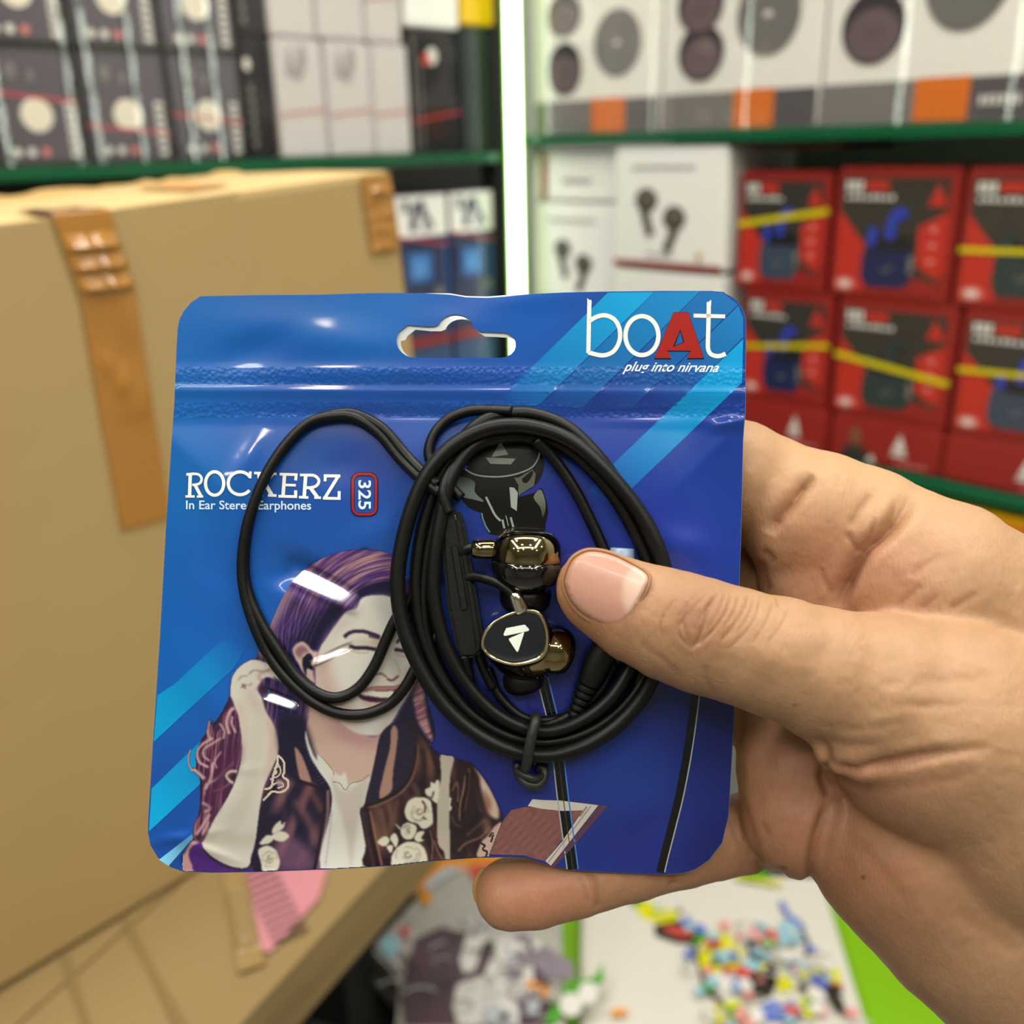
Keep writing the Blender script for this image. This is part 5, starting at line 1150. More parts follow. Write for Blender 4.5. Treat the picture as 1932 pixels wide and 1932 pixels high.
# ---------------------------------------------------------------- wired earphones lying on the pouch
m_cable = mat('cable_rubber', (9, 10, 10), .42, spec=.32, bump=(900, .05))
m_remote = mat('remote_plastic', (14, 16, 15), .5, spec=.3, bump=(1500, .06))
m_gold = mat('gunmetal_gold', (146, 132, 98), .08, metal=1)
m_black = mat('gloss_black', (10, 10, 11), .10, coat=.7)
m_tip = mat('ear_tip_silicone', (9, 9, 10), .4, spec=.35)
m_face = mat('face_black', (22, 27, 33), .22, coat=.4)
m_ltr = mat('logo_white', (228, 236, 228), .4)
m_nick = mat('polished_nickel', (214, 208, 196), .12, metal=1)

def rel1(u, v): return float(relief(np.array([u]), np.array([v]))[0])
def tube(name, pts, rad, m, parent, n=12, sub=7, closed=False, flat=1.0, cap=True):
    """round cord through image-pixel points (u, v, height above the foil in mm); rad in 0.1 mm (single or one per point)"""
    P = [np.array((p[0], p[1], p[2] + (rel1(p[0], p[1]) if len(p) < 4 else 0)), float) for p in pts]
    rr = rad if hasattr(rad, '__len__') else [rad] * len(P)
    Q = []; N = len(P)
    P4 = [np.append(p, r) for p, r in zip(P, rr)]
    C = smooth_poly([tuple(p) for p in P4], sub, False)
    C = np.array(C); W = np.array([S(c[0], c[1], c[2]) for c in C]); r_ = C[:, 3] * 1e-4
    V = []; F = []; prev = None
    for i in range(len(W)):
        t = W[min(i + 1, len(W) - 1)] - W[max(i - 1, 0)]; t /= np.linalg.norm(t) + 1e-12
        up = np.array([0, 0, 1.0]) if abs(t[2]) < .9 else np.array([0, 1.0, 0])
        s = np.cross(t, up); s /= np.linalg.norm(s); w = np.cross(s, t)
        for k in range(n):
            a = 2 * math.pi * k / n; V.append(W[i] + r_[i] * (s * math.cos(a) + w * math.sin(a) * flat))
    for i in range(len(W) - 1):
        for k in range(n): F.append((i * n + k, i * n + (k + 1) % n, (i + 1) * n + (k + 1) % n, (i + 1) * n + k))
    if cap:
        b = len(V); V += [W[0], W[-1]]
        e = (len(W) - 1) * n
        for k in range(n): F.append((b, (k + 1) % n, k)); F.append((b + 1, e + k, e + (k + 1) % n))
    o = pydata(name, V, F, parent, m, True)
    return o
ear = root('wired_earphones', 'black wired earphones with gold buds, cable coiled on the blue pouch', 'earphones', M=VIEW_FRAME)
TH, TN = 14.5, 10.5
# thin twin cable: the loop at the left
tube('cable', [(830, 930, 4.6), (790, 900, 3.2), (752, 862, 1.3), (712, 815, 1.2), (668, 788, 1.2), (625, 786, 1.2), (580, 800, 1.2), (535, 845, 1.2), (498, 905, 1.2), (468, 985, 1.2), (457, 1060, 1.2), (462, 1120, 1.2), (480, 1180, 1.2), (506, 1235, 1.2), (545, 1285, 1.2), (592, 1325, 1.2), (640, 1346, 1.2), (690, 1347, 1.3), (735, 1328, 1.4), (765, 1295, 1.6), (790, 1250, 1.4), (830, 1190, 1.3)], TN, m_cable, ear)
tube('cable', [(826, 915, 4.4), (792, 886, 3.0), (760, 852, 1.4), (722, 809, 1.3), (676, 783.5, .9), (640, 781, .8), (585, 797, .8), (540, 838, .8), (500, 900, .8), (472, 975, .8), (461, 1050, .8), (466, 1110, .8), (490, 1170, .9), (522, 1222, 1.1), (560, 1276, 1.2), (600, 1308, 1.2), (638, 1316, 1.2), (676, 1298, 1.2), (706, 1258, 1.2), (728, 1208, 1.2), (748, 1166, 1.3), (780, 1120, 1.4), (826, 1080, 1.2)], TN, m_cable, ear)
# thick coil
tube('cable', [(1252, 1150, 4.4), (1258, 1100, 4.3), (1240, 1030, 4.2), (1205, 965, 4.2), (1150, 896, 4.4), (1080, 834, 4.8), (1005, 806, 5.2), (930, 806, 5.2), (862, 836, 5.0), (812, 886, 4.6), (780, 950, 4.2), (758, 1030, 4.0), (750, 1100, 4.0), (758, 1170, 4.0), (785, 1245, 4.0), (830, 1320, 4.0), (890, 1378, 4.0), (960, 1414, 4.0), (1030, 1425, 4.0), (1100, 1408, 4.0), (1165, 1368, 4.0), (1215, 1310, 4.0), (1245, 1240, 4.2), (1255, 1180, 4.3)], TH, m_cable, ear)
tube('cable', [(1262, 1140, 1.6), (1252, 1090, 1.5), (1225, 1020, 1.5), (1185, 945, 1.6), (1135, 870, 1.6), (1075, 810, 1.8), (1010, 783, 2.2), (955, 782, 2.6), (905, 800, 2.8), (862, 845, 2.6), (826, 910, 2.2), (800, 985, 1.9), (788, 1060, 1.9), (786, 1120, 1.9), (796, 1195, 1.8), (826, 1270, 1.7), (876, 1335, 1.6), (940, 1380, 1.6), (1010, 1400, 1.6), (1080, 1392, 1.6), (1145, 1360, 1.6), (1200, 1305, 1.7), (1236, 1235, 1.8), (1250, 1180, 1.8)], TH - 1, m_cable, ear)
tube('cable', [(1240, 1160, 1.7), (1230, 1080, 1.7), (1196, 1000, 1.8), (1150, 925, 2.0), (1080, 852, 2.4), (1010, 826, 2.2), (940, 824, 2.4), (886, 848, 3.4), (848, 908, 4.4), (830, 990, 4.5), (820, 1060, 4.5), (820, 1130, 4.4), (838, 1210, 4.2), (874, 1280, 4.0), (925, 1338, 3.9), (985, 1372, 3.8), (1045, 1378, 3.8), (1110, 1352, 3.8), (1160, 1308, 3.6), (1200, 1240, 3.0)], TH - 1.5, m_cable, ear)
tube('cable', [(1215, 1250, 1.4), (1190, 1320, 1.4), (1130, 1380, 1.4), (1060, 1410, 1.5), (985, 1408, 1.5), (915, 1370, 1.5), (855, 1306, 1.5), (815, 1230, 1.6), (800, 1150, 1.6), (806, 1060, 1.6), (822, 985, 1.8), (846, 905, 2.0)], TH - 1.5, m_cable, ear)
# thin strands inside the coil
tube('cable', [(870, 940, 2.0), (834, 900, 1.5), (810, 862, 1.2), (818, 822, 1.2), (845, 792, 1.3), (885, 776, 1.6), (925, 774, 2.6), (965, 776, 4.0)], TN, m_cable, ear)
tube('cable', [(1010, 830, 4.0), (1045, 866, 2.4), (1085, 925, 1.6), (1118, 990, 1.3), (1140, 1040, 1.3), (1165, 1110, 1.3), (1190, 1170, 1.3)], TN + .5, m_cable, ear)
tube('cable', [(876, 1236, 3.0), (888, 1290, 2.4), (915, 1335, 2.2), (960, 1362, 2.0), (1010, 1372, 1.8), (1070, 1352, 1.6), (1100, 1320, 1.4)], TN, m_cable, ear)
tube('cable', [(920, 1260, 1.3), (940, 1310, 1.3), (985, 1352, 1.4), (1040, 1358, 1.4), (1095, 1338, 1.4), (1135, 1300, 1.4), (1160, 1250, 1.4)], TN - 1.5, m_cable, ear)
tube('cable', [(905, 1035, 4.4), (880, 1036, 4.0), (866, 1060, 3.0), (880, 1110, 2.4), (902, 1180, 2.0), (905, 1240, 1.8), (930, 1300, 1.6)], TN - 1.5, m_cable, ear)
tube('cable', [(966, 1122, 8.4), (950, 1106, 8.0), (922, 1094, 6.2), (892, 1088, 4.2), (862, 1096, 2.6)], TN - 1.5, m_cable, ear)
tube('cable', [(846, 968, 5.0), (836, 930, 5.0), (850, 890, 4.4), (880, 855, 3.6)], TN, m_cable, ear)
# remote: a slim bar under the inner loop
def bar(name, pts, z0, z1, m, parent, bev=.0007):
    bm = bmesh.new()
    lo = [bm.verts.new(S(u, v, z0)) for u, v in pts]; f = bm.faces.new(lo); r = bmesh.ops.extrude_face_region(bm, geom=[f])
    hi = [v for v in r['geom'] if isinstance(v, bmesh.types.BMVert)]
    for v in hi: v.co.z = z1 * 1e-3
    bmesh.ops.recalc_face_normals(bm, faces=bm.faces); bmesh.ops.bevel(bm, geom=bm.edges[:], offset=bev, segments=2, affect='EDGES', clamp_overlap=True)
    return bm_obj(name, bm, parent, m)
rem = bar('remote', [(834, 985), (836, 968), (850, 956), (866, 960), (878, 985), (914, 1200), (912, 1224), (898, 1236), (876, 1238), (864, 1226), (848, 1150), (838, 1060)], 1.9, 5.6, m_remote, ear)
bar('remote_button', [(850, 1030), (864, 1028), (884, 1150), (870, 1153)], 5.55, 5.95, m_remote, rem, .0002)
tube('remote_groove', [(858, 972, 5.62, 0), (880, 1100, 5.62, 0), (898, 1222, 5.62, 0)], 1.1, m_black, rem, 6)
# plug boot with ribs, showing below the thumb
plug = tube('plug', [(1160, 1195, 3.0), (1140, 1228, 3.0), (1122, 1262, 2.8), (1110, 1290, 2.6)], [26, 27, 25, 21], m_remote, ear, 16)
for k in range(5):
    u, v = 1106 - k * 5.5, 1298 + k * 12.5
    tube('strain_ring', [(u + 2, v - 4, 2.3), (u - 1.5, v + 4, 2.3)], [20.5 - 1.7 * k] * 2, m_remote, plug, 14, 3)
tube('strain_core', [(1112, 1284, 2.3), (1096, 1320, 2.2), (1080, 1356, 1.9)], [16, 13, 9], m_cable, plug, 12)

def rings(name, R_, m, parent, cap0=True, cap1=True):
    """loft between rings of equal count, given in camera-aligned metres"""
    n = len(R_[0]); V = [p for r in R_ for p in r]; F = []
    for i in range(len(R_) - 1):
        for k in range(n): F.append((i * n + k, i * n + (k + 1) % n, (i + 1) * n + (k + 1) % n, (i + 1) * n + k))
    if cap0: b = len(V); V.append(np.mean(R_[0], 0)); F += [(b, (k + 1) % n, k) for k in range(n)]
    if cap1: b = len(V); V.append(np.mean(R_[-1], 0)); e = (len(R_) - 1) * n; F += [(b, e + k, e + (k + 1) % n) for k in range(n)]
    o = pydata(name, V, F, parent, m, True)
    bm = bmesh.new(); bm.from_mesh(o.data); bmesh.ops.recalc_face_normals(bm, faces=bm.faces); bm.to_mesh(o.data); bm.free()
    return o
def lathe(name, a, d, prof, m, parent, n=28):
    """solid of revolution: axis start a (u, v, z mm), direction d (du, dv, dz in the same units), profile of (along 0.1mm, radius 0.1mm)"""
    A = np.array(S(*a)); B = np.array(S(a[0] + d[0], a[1] + d[1], a[2] + d[2] * .1)); t = (B - A); t /= np.linalg.norm(t)
    s = np.cross(t, [0, 0, 1.0]); s = s / np.linalg.norm(s) if np.linalg.norm(s) > 1e-6 else np.array([1.0, 0, 0]); w = np.cross(s, t)
    return rings(name, [[A + t * l * 1e-4 + r * 1e-4 * (s * math.cos(2 * math.pi * k / n) + w * math.sin(2 * math.pi * k / n)) for k in range(n)] for l, r in prof], m, parent)
# upper bud: seen from the side, gold shell over a black nozzle
bud = root('earbud', '', '', M=None); del bud['label'], bud['category']; bud.parent = ear
UB = (996, 1000, 7.4); UD = (-4, 100, -8)
lathe('gold_shell', UB, UD, [(0, 30), (1, 38), (5, 46), (12, 54), (22, 60), (34, 63), (48, 64), (54, 64), (56, 62)], m_gold, bud, 40)
lathe('black_shell', UB, UD, [(55, 61), (57, 64.5), (72, 64), (86, 60), (97, 53), (104, 44), (108, 34)], m_black, bud, 40)
lathe('ear_tip', (992, 1104, 4.4), (-4, 100, -14), [(0, 30), (2, 40), (8, 47), (20, 48), (34, 46), (44, 40), (50, 30), (48, 18)], m_tip, bud, 32)
lathe('stem', (945, 1037, 6.6), (-100, -2, -6), [(0, 20), (4, 19), (30, 18), (50, 17), (53, 13), (53, 9)], m_gold, bud, 20)
# lower bud: egg-shaped black face in a gold rim, logo upside down
bud2 = root('earbud', '', '', M=None); del bud2['label'], bud2['category']; bud2.parent = ear
c9 = crop(880, 1100, 8.782)
FO = smooth_poly(c9([(228, 990), (255, 860), (320, 740), (450, 620), (600, 535), (760, 470), (930, 430), (1090, 425), (1200, 460), (1275, 540), (1335, 680), (1368, 850), (1362, 1010), (1320, 1150), (1230, 1260), (1090, 1320), (920, 1360), (750, 1365), (560, 1320), (400, 1250), (300, 1160), (245, 1080)]), 3)
fc = np.mean(FO, 0)
def fring(sc, du, dv, z, rel=True): return [S(fc[0] + (p[0] - fc[0]) * sc + du, fc[1] + (p[1] - fc[1]) * sc + dv, z) for p in FO]
rings('gold_shell', [fring(.90, 0, 0, 9.3), fring(.93, 0, 0, 9.75), fring(.97, 0, 0, 9.8), fring(1.0, 1, 1, 9.4), fring(1.01, 4, 6, 8.6), fring(1.0, 14, 20, 7.4), fring(.96, 22, 31, 5.8), fring(.86, 28, 36, 4.2), fring(.66, 32, 34, 2.9), fring(.4, 34, 32, 2.4)], m_gold, bud2)
rings('bright_rim', [fring(.885, 0, 0, 9.6), fring(.90, 0, 0, 9.95), fring(.93, 0, 0, 10.15), fring(.97, 0, 0, 10.1), fring(1.0, 1, 1, 9.75), fring(1.005, 2, 2, 9.3)], mat('pale_gold', (214, 202, 164), .12, metal=1), bud2)
rings('face_plate', [fring(.905, 0, 0, 9.2), fring(.90, 0, 0, 9.55), fring(.87, 0, 0, 9.7), fring(.84, 0, 0, 9.62), fring(.5, 0, 0, 9.66), fring(.1, 0, 0, 9.68)], m_face, bud2)
lathe('gold_nozzle', (1026, 1222, 4.6), (80, 22, -4), [(-30, 30), (0, 44), (20, 47), (34, 45), (46, 38), (54, 26), (57, 12)], m_gold, bud2, 32)
lathe('stem', (984, 1152, 9.0), (-26, -60, 12), [(0, 16), (6, 15), (22, 13.5), (36, 12), (39, 8)], m_nick, bud2, 20)
lathe('ear_tip', (984, 1266, 2.2), (16, 80, -6), [(-12, 26), (0, 34), (10, 38), (24, 38), (34, 34), (40, 24), (39, 14)], m_tip, bud2, 32)
def flat(name, P, z, m, parent, th=.12):
    n = len(P); V = [S(u, v, z + th) for u, v in P] + [S(u, v, z) for u, v in P]
    return pydata(name, V, [tuple(range(n))[::-1], *[(i, (i + 1) % n, n + (i + 1) % n, n + i) for i in range(n)]], parent, m)
flat('hull_logo', c9([(660, 748), (950, 692), (972, 694), (1036, 762), (1038, 780), (1022, 796), (660, 872), (628, 874), (614, 852), (628, 815)]), 9.68, m_ltr, bud2)
flat('sail_logo', c9([(705, 920), (950, 812), (955, 830), (862, 1120), (845, 1142), (828, 1130), (706, 945)]), 9.68, m_ltr, bud2)

# rubber tie with its knot, holding the coil
tie = root('cable_tie', 'dark grey rubber tie knotted round the bottom of the cable coil', 'tie', M=VIEW_FRAME)
m_tie = mat('tie_rubber', (36, 38, 36), .45, spec=.4, bump=(800, .1))
tube('tie_band', [(1010, 1352, 2.0), (1012, 1356, 6.2), (1006, 1378, 7.2), (1000, 1404, 7.2), (996, 1430, 6.6), (992, 1448, 4.6), (990, 1456, 2.4)], 9.5, m_tie, tie, 12)
tube('tie_knot', [(976, 1442, 1.2), (980, 1462, 2.2), (994, 1478, 3.4), (1012, 1482, 3.2), (1024, 1470, 2.2), (1026, 1452, 1.4), (1016, 1446, 1.0)], 9.5, m_tie, tie, 12)
tube('tie_knot', [(974, 1454, 2.6), (992, 1464, 4.2), (1012, 1470, 3.8), (1026, 1460, 1.6)], 7, m_tie, tie, 12)

# loose translucent ear tip showing above the thumb
tipo = root('spare_ear_tip', 'milky translucent ear tip peeking out above the thumb', 'ear tip', M=VIEW_FRAME)
m_milk = mat('milky_silicone', (150, 176, 206), .35, trans=.35, sss=.2)
lathe('tip_skirt', (1174, 1034, 3.4), (-6, 100, 0), [(0, 12), (0, 18), (1, 22), (20, 24), (40, 25), (42, 22)], m_milk, tipo, 28)
lathe('tip_bore', (1174, 1036, 3.4), (-6, 100, 0), [(0, 9), (1, 11), (30, 11), (34, 9)], m_milk, tipo, 20)
# ---------------------------------------------------------------- the hand: one continuous skin grown from blended tapered limbs
# joints as (u, v in image pixels, height over the sheet in mm, radius in pixels as seen), chains blended inside, then welded to each other
def J(u, v, z, r): return np.array([*S(u, v, z), r * 1e-4 * (1 - z / 185.0)]) * 1000     # mm
CH = {
 'thumb': ([J(1118, 1112, 10.0, 71), J(1146, 1126, 10.2, 81), J(1205, 1156, 11.0, 93), J(1262, 1178, 11.8, 101), J(1322, 1198, 12.4, 106), J(1390, 1218, 12.3, 106), J(1470, 1241, 11.5, 112), J(1560, 1272, 10.5, 124), J(1660, 1312, 9, 156), J(1775, 1375, 6, 218), J(1960, 1470, 0, 300), J(2200, 1600, -4, 330), J(2500, 1760, -6, 330)], 3.0),
 'index': ([J(1150, 950, -11, 78), J(1290, 905, -14, 98), J(1390, 896, -14, 103), J(1455, 930, -14.5, 104), J(1530, 980, -11.5, 132), J(1610, 1024, -12, 146), J(1690, 1072, -9, 156), J(1765, 1115, -7, 172), J(1830, 1165, -8, 180), J(1960, 1310, -8, 205), J(2150, 1500, -8, 270)], 2.5),
 'pad': ([J(1548, 985, -11.5, 112), J(1542, 1085, -12.5, 108), J(1560, 1180, -14, 110), J(1640, 1260, -13, 120)], 2.5),
 'middle': ([J(1180, 1090, -14, 84), J(1340, 1085, -29, 92), J(1470, 1125, -30, 100), J(1620, 1200, -24, 130), J(1830, 1300, -13, 200)], 2.5),
 'ring': ([J(1230, 1330, -15, 84), J(1380, 1300, -20, 96), J(1500, 1330, -14, 112), J(1508, 1450, -9, 114), J(1512, 1538, -7, 112), J(1640, 1560, -10, 120), J(1820, 1560, -8, 200)], 2.5),
 'little': ([J(962, 1687, -7.5, 66), J(1010, 1680, -7.4, 68), J(1085, 1664, -7.6, 66), J(1125, 1653, -7.8, 63), J(1200, 1632, -8.4, 64), J(1288, 1608, -10.5, 64), J(1400, 1574, -15, 72), J(1510, 1545, -19, 84), J(1660, 1560, -16, 120)], 1.6),
 'palm': ([J(1735, 1592, -5, 205), J(1850, 1700, -5, 212), J(1960, 1800, -6, 216), J(2200, 2030, -8, 222), J(2480, 2260, -10, 226)], 3.0),
 'fold': ([J(1572, 1424, 13.5, 34), J(1630, 1438, 16.5, 38), J(1710, 1436, 18.5, 34), J(1800, 1416, 19, 20)], 1.5),
}
VOX = .75
gx = np.arange(0, 152, VOX); gx = np.arange(-10, 150, VOX, dtype=np.float32); gy = np.arange(-128, 24, VOX, dtype=np.float32); gz = np.arange(-36, 40, VOX, dtype=np.float32)
def smin(a, b, k):
    h = np.clip(.5 + .5 * (b - a) / k, 0, 1); return b * (1 - h) + a * h - k * h * (1 - h)
def seg_sdf(X, Y, Z, A, B):
    ba = B[:3] - A[:3]; L = float(ba @ ba) + 1e-9
    t = np.clip(((X - A[0]) * ba[0] + (Y - A[1]) * ba[1] + (Z - A[2]) * ba[2]) / L, 0, 1)
    dx = X - A[0] - ba[0] * t; dy = Y - A[1] - ba[1] * t; dz = (Z - A[2] - ba[2] * t)
    return np.sqrt(dx * dx + dy * dy + dz * dz) - (A[3] + (B[3] - A[3]) * t)
GX, GY, GZ = gx[:, None, None], gy[None, :, None], gz[None, None, :]
field = np.full((len(gx), len(gy), len(gz)), 40, np.float32)
WELD = {'pad': 1.4, 'thumb': 1.6, 'index': 3.0, 'middle': 1.2, 'ring': .8, 'little': .35, 'palm': 1.6, 'fold': 2.2}
for nm in ('index', 'pad', 'middle', 'ring', 'little', 'palm', 'thumb', 'fold'):
    P, k = CH[nm]; d = np.full(field.shape, 40, np.float32)
    for A, B in zip(P[:-1], P[1:]):
        m = max(A[3], B[3]) + 8; lo = np.minimum(A[:3], B[:3]) - m; hi = np.maximum(A[:3], B[:3]) + m
        s = tuple(slice(max(0, int((l - g[0]) / VOX)), min(len(g), int((h - g[0]) / VOX) + 2)) for l, h, g in zip(lo, hi, (gx, gy, gz)))
        if any(q.stop <= q.start for q in s): continue
        e = seg_sdf(GX[s[0]], GY[:, s[1]], GZ[:, :, s[2]], A, B).astype(np.float32)
        d[s] = smin(d[s], e, k * .5)
    field = smin(field, d, WELD[nm]).astype(np.float32)
# wrist cut, well outside the picture
cutn = np.array([.83, -.55, 0]); field = np.maximum(field, (GX * cutn[0] + GY * cutn[1] - 152 + 0 * GZ).astype(np.float32))
field[-1], field[:, 0], field[0], field[:, -1] = 5, np.maximum(field[:, 0], .5), 5, 5

def surface_nets(f, org, h):
    ins = f < 0; nx, ny, nz = f.shape
    c = np.zeros((nx - 1, ny - 1, nz - 1), np.uint8)
    for dx in (0, 1):
        for dy in (0, 1):
            for dz in (0, 1): c += ins[dx:nx - 1 + dx, dy:ny - 1 + dy, dz:nz - 1 + dz]
    act = (c > 0) & (c < 8); I = np.argwhere(act); idx = -np.ones(act.shape, np.int64); idx[act] = np.arange(len(I))
    acc = np.zeros((len(I), 3)); cnt = np.zeros(len(I)); i, j, k = I.T
    corners = [(a, b, d) for a in (0, 1) for b in (0, 1) for d in (0, 1)]
    for p in corners:
        for ax in range(3):
            if p[ax]: continue
            q = list(p); q[ax] = 1; a = f[i + p[0], j + p[1], k + p[2]]; b = f[i + q[0], j + q[1], k + q[2]]
            x = (a < 0) != (b < 0); t = np.where(x, a / np.where(a == b, 1, a - b), 0)
            pos = np.array(p, float)[None] + np.eye(3)[ax][None] * t[:, None]
            acc += pos * x[:, None]; cnt += x
    V = (I + acc / cnt[:, None]) * h + org; Q = []
    for ax in range(3):
        a = f[:-1] if ax == 0 else (f[:, :-1] if ax == 1 else f[:, :, :-1]); b = f[1:] if ax == 0 else (f[:, 1:] if ax == 1 else f[:, :, 1:])
        E = np.argwhere((a < 0) != (b < 0)); sgn = (a < 0)[tuple(E.T)]
        o1, o2 = [x for x in range(3) if x != ax]
        ok = (E[:, o1] > 0) & (E[:, o2] > 0) & (E[:, o1] < act.shape[o1]) & (E[:, o2] < act.shape[o2]); E = E[ok]; sgn = sgn[ok]
        def at_(d1, d2):
            G = E.copy(); G[:, o1] -= d1; G[:, o2] -= d2; return idx[tuple(G.T)]
        q = np.stack([at_(0, 0), at_(1, 0), at_(1, 1), at_(0, 1)], 1)
        flip = sgn if ax != 1 else ~sgn
        q[flip] = q[flip][:, ::-1]; Q.append(q)
    return V, np.vstack(Q)
HV, HF = surface_nets(field, np.array([gx[0], gy[0], gz[0]]), VOX)
HF = HF[(HF >= 0).all(1)][:, ::-1]
# smooth + one level of refinement through a subdivision modifier, applied so creases can be pressed in
me = bpy.data.meshes.new('hand'); me.from_pydata((HV * 1e-3).tolist(), [], HF.tolist()); me.update()
hand = bpy.data.objects.new('hand', me); COL.objects.link(hand)
sm_ = hand.modifiers.new('s', 'SMOOTH'); sm_.factor = .5; sm_.iterations = 4
sb_ = hand.modifiers.new('d', 'SUBSURF'); sb_.levels = 1; sb_.render_levels = 1
dg = bpy.context.evaluated_depsgraph_get(); me2 = bpy.data.meshes.new_from_object(hand.evaluated_get(dg)); hand.modifiers.clear(); hand.data = me2; bpy.data.meshes.remove(me); me2.name = 'hand'
nv = len(me2.vertices); co = np.zeros(nv * 3, np.float32); me2.vertices.foreach_get('co', co); co = co.reshape(-1, 3).astype(float)
no = np.zeros(nv * 3, np.float32); me2.vertex_normals.foreach_get('vector', no); no = no.reshape(-1, 3).astype(float)
zz = co[:, 2] * 1000; kk = 1e-4 * (1 - zz / 185); hu = 966 + co[:, 0] / kk; hv = 966 - co[:, 1] / kk
face_cam = no[:, 2] > -.15
def seg_dist(P, x, y):
    P = smooth_poly(P, 5, False); best = np.full(x.shape, 1e9); tt = np.zeros(x.shape); n = len(P) - 1
    for i in range(n):
        a = np.array(P[i]); b = np.array(P[i + 1]); d = b - a; L = d @ d + 1e-9
        t = np.clip(((x - a[0]) * d[0] + (y - a[1]) * d[1]) / L, 0, 1); q = np.hypot(x - a[0] - d[0] * t, y - a[1] - d[1] * t)
        m = q < best; best[m] = q[m]; tt[m] = (i + t[m]) / n
    return best, tt
skin_dark = np.zeros(nv)
h6 = crop(1000, 760, 2.073); h7 = crop(860, 1400, 1.802); h3 = crop(1380, 780, 3.5)
CREASE = []    # (points and width in image pixels, depth mm, height range)
def crease(c, P, w, d, zlo=-40, zhi=40, tone=.5): CREASE.append((c(P), w, d, zlo, zhi, tone))
# thumb knuckle
TZ = (3, 40)
for P, d in (([(620, 790), (600, 850), (610, 900), (635, 955)], .3), ([(740, 735), (700, 800), (680, 860), (655, 930), (632, 962)], .6), ([(790, 745), (765, 820), (715, 890), (660, 950)], .4), ([(700, 735), (640, 800), (600, 850), (575, 880)], .22), ([(850, 745), (840, 800), (790, 880), (735, 945)], .3), ([(900, 750), (885, 830), (830, 910), (770, 970)], .2), ([(575, 860), (590, 920), (640, 965)], .22), ([(960, 760), (970, 800)], .2), ([(540, 800), (510, 860), (520, 920)], .12), ([(950, 780), (920, 860), (860, 950)], .15),
             ([(720, 760), (670, 830), (640, 900)], .22), ([(765, 745), (735, 820), (690, 890)], .22), ([(660, 740), (610, 790), (570, 850)], .14), ([(700, 860), (680, 910), (650, 950)], .2), ([(815, 750), (800, 810), (750, 890)], .18), ([(570, 760), (530, 820), (505, 890)], .12), ([(870, 760), (860, 820), (810, 900)], .14), ([(1010, 800), (980, 870), (920, 950)], .12)):
    crease(h6, P, 3.2, d, *TZ, 1.0)
crease(h6, [(690, 1020), (690, 1080), (730, 1150)], 6, .22, *TZ); crease(h6, [(420, 940), (520, 1000), (600, 1080)], 7, .16, *TZ)
# folds of web, index and palm seen beside the pouch
for P, w, d in (([(540, 400), (450, 490), (370, 600), (290, 700), (240, 800)], 16, 2.4), ([(545, 395), (455, 488), (372, 598), (300, 690)], 4, .45), ([(560, 400), (470, 470), (380, 560)], 5, .25), ([(930, 530), (860, 620), (770, 760)], 9, .5), ([(1200, 520), (1120, 660), (1000, 800), (900, 890), (840, 970), (780, 1080), (730, 1190), (705, 1290)], 17, 3.4), ([(1190, 530), (1115, 662), (1000, 800), (900, 890), (840, 970), (780, 1080), (730, 1190), (705, 1290)], 4, .6), ([(1090, 560), (1060, 680), (980, 800), (900, 880)], 7, .5), ([(950, 680), (920, 800), (850, 910)], 6, .45), ([(760, 780), (820, 880), (840, 930)], 7, .6), ([(580, 1010), (620, 1100), (690, 1220)], 7, .3), ([(1390, 920), (1250, 1020), (1190, 1080)], 8, .2), ([(1260, 1120), (1180, 1190), (1080, 1290)], 9, .3), ([(1370, 1200), (1300, 1250), (1240, 1290)], 7, .25), ([(1640, 1180), (1520, 1250), (1440, 1290)], 8, .25), ([(290, 990), (250, 940), (200, 900)], 8, .5), ([(250, 1180), (220, 1100), (190, 960)], 10, .6)):
    crease(h3, P, w, d, -40, 12, .75)
# folds under the thumb
for P, w, d in (([(1150, 1400), (1220, 1430), (1270, 1438), (1330, 1425), (1450, 1400), (1600, 1370), (1800, 1350)], 12, 1.5), ([(1110, 1310), (1150, 1350), (1160, 1400), (1150, 1440), (1180, 1500), (1260, 1560)], 11, 1.3), ([(1150, 1310), (1250, 1335), (1380, 1330)], 10, .3), ([(1130, 1250), (1200, 1270), (1340, 1270), (1480, 1240)], 9, .2), ([(1400, 1180), (1560, 1180), (1720, 1170)], 10, .2), ([(1480, 1100), (1640, 1080), (1800, 1060)], 10, .15), ([(1240, 1480), (1400, 1500), (1600, 1480), (1800, 1420)], 12, .2)):
    crease(h6, P, w, d, -12, 40)
for P, w, d in (([(1270, 195), (1240, 280), (1215, 370), (1205, 460), (1215, 545)], 11, 1.6), ([(1240, 100), (1270, 195)], 9, .8), ([(965, 170), (990, 260), (1020, 360), (1045, 440), (1100, 465)], 9, .6), ([(1110, 420), (1105, 465)], 9, .7), ([(1040, 270), (1060, 320)], 7, .3), ([(1560, 820), (1600, 870), (1640, 900)], 9, .3), ([(1700, 560), (1800, 640), (1930, 720)], 16, .35), ([(1330, 300), (1420, 400), (1560, 560)], 14, .2)):
    crease(h7, P, w, d, -40, 20)
for P, w, d in (([(440, 440), (470, 480), (482, 540), (480, 575)], 7, .7), ([(415, 450), (440, 500), (455, 560)], 6, .25), ([(735, 450), (745, 490)], 9, .6), ([(725, 480), (740, 500)], 6, .3)):
    crease(h7, P, w, d, -40, 2)
